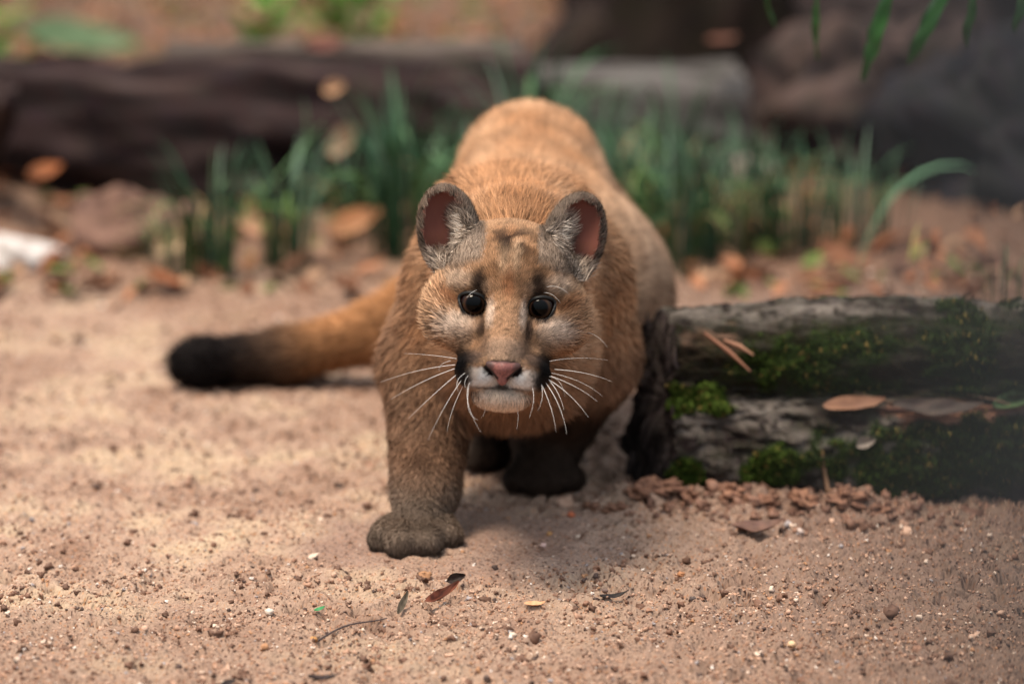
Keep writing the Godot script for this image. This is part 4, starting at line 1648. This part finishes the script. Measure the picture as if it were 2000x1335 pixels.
	# whiskers: root, middle, tip, how far the tip stands before the root, thickness
	var ws := [
		[889, 712, 815, 724, 743, 746, 0.0, 0.42], [890, 719, 828, 744, 764, 779, 10.0, 0.50], [892, 731, 846, 771, 798, 817, 20.0, 0.46],
		[902, 741, 868, 795, 836, 858, 26.0, 0.40], [905, 752, 884, 800, 873, 842, 30.0, 0.34], [919, 744, 914, 785, 939, 844, 30.0, 0.38],
		[917, 751, 915, 797, 933, 819, 34.0, 0.32], [892, 700, 838, 693, 788, 690, -10.0, 0.34], [910, 727, 893, 745, 897, 766, 20.0, 0.36],
		[916, 732, 908, 745, 911, 760, 20.0, 0.30], [880, 704, 862, 712, 858, 724, 8.0, 0.26],
		[1083, 721, 1145, 729, 1195, 745, 0.0, 0.46], [1077, 728, 1134, 746, 1176, 773, 8.0, 0.34], [1073, 733, 1124, 755, 1166, 783, 14.0, 0.44],
		[1070, 740, 1113, 772, 1149, 814, 22.0, 0.46], [1065, 746, 1092, 793, 1107, 847, 30.0, 0.42], [1057, 749, 1076, 796, 1086, 842, 30.0, 0.38],
		[1071, 741, 1090, 768, 1101, 800, 24.0, 0.40], [1039, 754, 1042, 782, 1034, 815, 30.0, 0.34], [1057, 749, 1059, 775, 1051, 801, 30.0, 0.30],
		[1073, 705, 1130, 699, 1187, 703, -8.0, 0.24], [1070, 735, 1092, 745, 1104, 776, 12.0, 0.26], [1008, 792, 1012, 812, 1009, 838, 16.0, 0.24], [948, 790, 946, 806, 940, 814, 16.0, 0.24],
		[932, 566, 922, 571, 911, 582, 16.0, 0.34], [1060, 572, 1078, 575, 1094, 591, 12.0, 0.32], [1063, 562, 1088, 560, 1112, 575, 12.0, 0.32],
		[1136, 648, 1163, 655, 1187, 679, 6.0, 0.34], [835, 638, 822, 647, 810, 660, 6.0, 0.30],
	]
	for w in ws:
		var root := at_face(w[0], w[1], 50.0)
		root.z = face_z(root.x, root.y) - 1.0
		if w[1] > 690 and w[1] < 780:
			root.z = maxf(root.z, 36.0)
		root = at_face(w[0], w[1], root.z)
		var mid := at_face(w[2], w[3], root.z + w[6] * 0.6)
		var tip := at_face(w[4], w[5], root.z + w[6])
		var pts := PackedVector3Array()
		var rad := PackedFloat32Array()
		var cc := PackedColorArray()
		# the curve passes through the middle
		var ctl := mid * 2.0 - (root + tip) * 0.5
		for i in 13:
			var t := i / 12.0
			var p := root * (1 - t) * (1 - t) + ctl * 2.0 * t * (1 - t) + tip * t * t
			pts.append(head_out(p) - o.position)
			rad.append(w[7] * 0.00046 * (1.0 - 0.8 * t))
			cc.append(Color(0.86, 0.84, 0.82))
		part("whisker", tube(pts, rad, 5, cc), mats["whisker"], o)


# ---------------------------------------------------------------- small things on the ground, and the post by the lens
func on_ground(x: float, z: float, up := 0.0) -> Vector3:
	return Vector3(x, ground_y(x, z) + up, z)


func on_log(x: float, p: float, out: float) -> Vector3:
	var t := clampf((x - 0.137) / 0.92, 0.0, 1.0)
	var sec := PackedFloat32Array([log_section(p)])
	return log_point(t, p, sec, 1, 0) + Vector3(0, sin(p), cos(p)) * out


func build_details():
	build_grit()
	for m in get_children():
		if m.name.begins_with("gravel"):
			m.set_meta("label", "loose grit and crumbs of soil strewn over the sand")
	# twig
	var pts := PackedVector3Array()
	var rad := PackedFloat32Array()
	var cc := PackedColorArray()
	for i in 12:
		var t := i / 11.0
		var p := Vector3(-0.160, 0, -2.634).lerp(Vector3(-0.1055, 0, -2.690), t)
		p.z -= 0.012 * sin(PI * t) * (1.0 - 0.5 * t)
		pts.append(on_ground(p.x, p.z, 0.0022 + 0.0016 * sin(t * 5.0)))
		rad.append(0.0010 - 0.0005 * t)
		cc.append(lin(74, 66, 66))
	var tw := part("twig", tube(pts, rad, 6, cc), mats["stone"])
	tag(tw, "thin grey curved twig on the sand before the paw", "twig")
	# bark piece
	var bp := part("bark_fragment", leaf_mesh(0.10, 0.5, 0.7, lin(124, 72, 54), lin(64, 34, 28), 4.0), mats["leaf"])
	bp.transform = Transform3D(Basis.from_euler(Vector3(0.3, 1.15, 0.1)).scaled(Vector3(0.064, 0.05, 0.05)), on_ground(-0.061, -2.722, 0.006))
	tag(bp, "curled red brown strip of bark on the sand below the cub", "bark")
	bp = part("bark_fragment", leaf_mesh(0.30, 0.6, 0.5, lin(52, 40, 36), lin(34, 28, 26), 7.0), mats["leaf"])
	bp.transform = Transform3D(Basis.from_euler(Vector3(0.9, 0.5, 0.6)).scaled(Vector3.ONE * 0.017), on_ground(-0.0475, -2.762, 0.009))
	tag(bp, "small dark chip at the upper end of the red brown bark strip", "bark")
	bp = part("bark_fragment", leaf_mesh(0.16, 0.4, 0.4, lin(70, 62, 52), lin(96, 86, 74), 9.0), mats["leaf"])
	bp.transform = Transform3D(Basis.from_euler(Vector3(0.2, 1.2, 0.9)).scaled(Vector3.ONE * 0.022), on_ground(-0.092, -2.708, 0.007))
	tag(bp, "greyish splinter sticking up between the twig and the bark strip", "bark")
	# dark leaf at the lower edge and others
	var small := [
		[-0.150, -2.536, 0.026, lin(44, 36, 36), lin(60, 48, 46), Vector3(0.0, 0.2, 0.05), 0.2, "small dark leaf curled at the lower edge of the sand"],
		[-0.165, -3.10, 0.012, lin(58, 44, 38), lin(48, 36, 30), Vector3(0.3, -0.5, 0.1), 0.3, "tiny dark leaf scrap left of the foreleg"],
		[0.088, -2.735, 0.026, lin(50, 44, 42), lin(36, 32, 32), Vector3(0.2, 0.25, 0.15), 0.14, "blackish leaf shred on the grit right of the bark strip"],
		[0.0195, -2.712, 0.018, lin(206, 160, 124), lin(190, 140, 104), Vector3(0.1, 0.1, 0.05), 0.3, "tan chip lying flat near the dark crumbs"],
		[-0.163, -2.71, 0.010, lin(70, 140, 90), lin(60, 120, 76), Vector3(0.2, 0.4, 0.3), 0.3, "tiny fresh green leaf bit on the sand"],
		[0.225, -2.93, 0.050, lin(112, 84, 72), lin(86, 64, 58), Vector3(0.16, 0.15, 0.08), 0.24, "brown leaf half buried in the soil before the log"],
		[-0.225, -2.52, 0.014, lin(40, 34, 34), lin(52, 42, 40), Vector3(0.3, 0.6, 0.3), 0.3, "small black leaf flake near the lower edge"],
	]
	for s in small:
		var lf := part("leaf_scrap", leaf_mesh(s[6], 0.7, 0.35, s[3], s[4], s[2] * 200.0), mats["leaf"])
		lf.transform = Transform3D(Basis.from_euler(s[5]).scaled(Vector3.ONE * s[2]), on_ground(s[0], s[1], 0.0022))
		tag(lf, s[7], "leaf")
	# leaves and sticks on the log's ledge
	# [distance along, angle round the log (0 is the groove facing out), size, turn, ...]
	var ledge := [
		[0.325, -0.06, 0.060, Vector3(0.55, 0.12, 0.12), lin(150, 112, 90), lin(124, 92, 76), 0.17, 0.5, "light brown folded leaf on the ledge of the mossy log"],
		[0.405, -0.10, 0.085, Vector3(0.60, -0.12, 0.06), lin(84, 72, 66), lin(64, 56, 54), 0.13, 0.6, "dark grey brown leaf on the log's ledge, right of the light one"],
		[0.335, -0.42, 0.020, Vector3(1.0, 0.4, 0.6), lin(128, 118, 110), lin(108, 98, 92), 0.32, 0.2, "small grey leaf scrap on moss below the light brown leaf"],
		[0.480, 0.02, 0.050, Vector3(0.8, 0.4, 0.3), lin(78, 98, 66), lin(60, 78, 52), 0.2, 0.3, "dull green leaf on the log at the right edge"],
	]
	for q in ledge:
		var lf := part("dry_leaf", leaf_mesh(q[6], q[7], 0.5, q[4], q[5], q[2] * 70.0), mats["leaf"])
		lf.transform = Transform3D(Basis.from_euler(q[3]).scaled(Vector3.ONE * q[2]), on_log(q[0], q[1], 0.004))
		tag(lf, q[8], "leaf")
	var sticks := [
		[[on_log(0.325, 0.22, 0.002), on_log(0.345, 0.10, 0.005), on_log(0.372, 0.0, 0.003)], 0.0012, lin(112, 92, 78), "thin brown stick slanting across the log above its leaf"],
		[[on_log(0.432, 0.16, 0.003), on_log(0.46, 0.06, 0.006), on_log(0.484, -0.08, 0.003)], 0.0011, lin(130, 108, 92), "thin bent stick on the ledge at the right end"],
		[[on_log(0.345, -0.08, 0.003), on_log(0.368, -0.10, 0.005), on_log(0.392, -0.12, 0.004)], 0.0016, lin(62, 46, 42), "dark leaf stalk running along the ledge"],
		[[on_log(0.292, -0.50, 0.002), on_log(0.300, -0.80, 0.006), on_ground(0.322, -3.015, 0.004)], 0.0030, lin(128, 100, 80), "brown bark sliver leaning from the log onto the soil"],
	]
	for q in sticks:
		var t := part("stick", tube(PackedVector3Array(q[0]), PackedFloat32Array([q[1] * 0.8, q[1], q[1] * 0.4]), 6, PackedColorArray([q[2], q[2] * 0.85, q[2]])), mats["stone"])
		tag(t, q[3], "stick")
	# pebbles that stand out
	var peb := [
		[0.055, -2.99, 0.0055, lin(184, 98, 62), "orange pebble in the loose soil by the log's end"], [0.034, -2.925, 0.0045, lin(170, 122, 72), "ochre pebble on the grit right of the paw"],
		[0.028, -2.885, 0.0045, lin(206, 170, 160), "pale pink pebble just below the ochre one"], [-0.206, -2.71, 0.0055, lin(214, 198, 184), "white pebble on smooth sand at left"],
		[-0.164, -2.64, 0.0045, lin(186, 132, 72), "amber pebble at the end of the twig"], [0.001, -2.645, 0.0045, lin(204, 184, 166), "cream pebble on the sand below the bark strip"],
		[0.262, -2.93, 0.0060, lin(200, 180, 170), "whitish pebble in the soil before the log"], [0.080, -2.755, 0.004, lin(120, 96, 86), "brown pebble beside the tan chip"],
		[0.155, -2.735, 0.0045, lin(70, 56, 52), "dark brown pebble on the grit at right"], [0.148, -2.80, 0.0042, lin(176, 120, 80), "orange brown pebble amid the grit at right"],
		[-0.02, -2.545, 0.0042, lin(84, 64, 56), "dark pebble near the lower edge"], [0.23, -2.62, 0.0045, lin(222, 186, 148), "light tan pebble at the lower right"],
	]
	for q in peb:
		var s := part("pebble", lump_mesh(int(q[2] * 1e6), 0.4, 8, 12), vmat("pebble"))
		var m := StandardMaterial3D.new()
		m.resource_name = "pebble_tone"
		m.vertex_color_use_as_albedo = true
		m.albedo_color = (q[3] as Color).linear_to_srgb()
		m.roughness = 0.6
		s.material_override = m
		s.transform = Transform3D(Basis.from_euler(Vector3(0.2, q[0] * 40.0, 0.1)).scaled(Vector3.ONE * q[2] * 0.75), on_ground(q[0], q[1], q[2] * 0.2))
		tag(s, q[4], "pebble")
	# clods of dug soil along the log
	var clods := [[0.142, -3.035, 0.012], [0.168, -3.030, 0.010], [0.205, -3.020, 0.011], [0.238, -3.015, 0.010], [0.275, -3.010, 0.011], [0.312, -3.000, 0.012], [0.118, -3.02, 0.009], [0.098, -3.0, 0.008], [0.345, -2.992, 0.009], [0.075, -3.01, 0.007]]
	for i in clods.size():
		var q = clods[i]
		var s := part("soil_clod", boulder_mesh(Vector3(q[2] * 1.5, q[2] * 0.7, q[2]) * 0.9, i * 3.0, 0.75, [lin(112, 82, 68), lin(140, 104, 86), lin(76, 55, 47)], 20, 28), mats["stone"])
		s.position = on_ground(q[0], q[1], q[2] * 0.15)
		s.rotation.y = i * 1.3
		tag(s, ["crumbly clod of reddish soil at the foot of the log's frayed end", "soil clod under the left moss cushion of the log", "soil clod along the log, second right of the frayed end", "soil clod below the bright moss cushion", "soil clod between the cushion and the bark sliver", "soil clod under the bark sliver", "soil clod just left of the log's frayed end", "small soil clod between the hind shade and the log", "soil clod right of the bark sliver", "smallest soil clod, beside the orange pebble"][i], "soil clod", "clods of soil along the log")
	# branch with leaves hanging in from above on the right
	var br := thing("hanging_branch", "leafy green branch hanging into the top right corner", "branch", Vector3(0.372, 0.405, -3.45))
	part("twig", tube(PackedVector3Array([Vector3(0.35, 0.28, 0.1), Vector3(0.15, 0.12, 0.02), Vector3(-0.02, 0.055, 0), Vector3(-0.12, 0.05, -0.03)]), PackedFloat32Array([0.006, 0.004, 0.0028, 0.0012]), 7, PackedColorArray([lin(70, 60, 48), lin(70, 66, 48), lin(74, 80, 48), lin(80, 96, 50)])), mats["grass"], br)
	var lf := [[-0.06, 0.02, 0.075, 1.5], [0.0, 0.03, 0.115, 1.75], [0.055, 0.035, 0.10, 1.9], [0.10, 0.045, 0.09, 1.6], [-0.11, 0.04, 0.06, 1.3], [0.16, 0.07, 0.10, 1.8], [0.22, 0.12, 0.10, 1.5]]
	for q in lf:
		var l := part("leaf", leaf_mesh(0.22, 0.25, 0.2, lin(30, 66, 28), lin(44, 86, 38), q[0] * 9.0), mats["grass"], br)
		l.transform = Transform3D(Basis.from_euler(Vector3(0.5, 0.0, -q[3])).scaled(Vector3.ONE * q[2] * 1.1), Vector3(q[0], q[1] - q[2] * 0.35, 0.0))
	# slim steel post of the enclosure fence, close by the lens on the right
	var pv := PackedVector3Array([Vector3(0, -0.05, 0), Vector3(0, 0.6, 0), Vector3(0, 1.2, 0), Vector3(0, 1.6, 0)])
	var pc := lin(46, 50, 56)
	var post := part("fence_post", tube(pv, PackedFloat32Array([0.0105, 0.0105, 0.0105, 0.0105]), 20, PackedColorArray([pc, pc, pc, pc])), mats["steel"])
	post.position = Vector3(0.0485, 0, -0.25)
	tag(post, "blurred blue grey steel fence post along the right edge", "fence post")
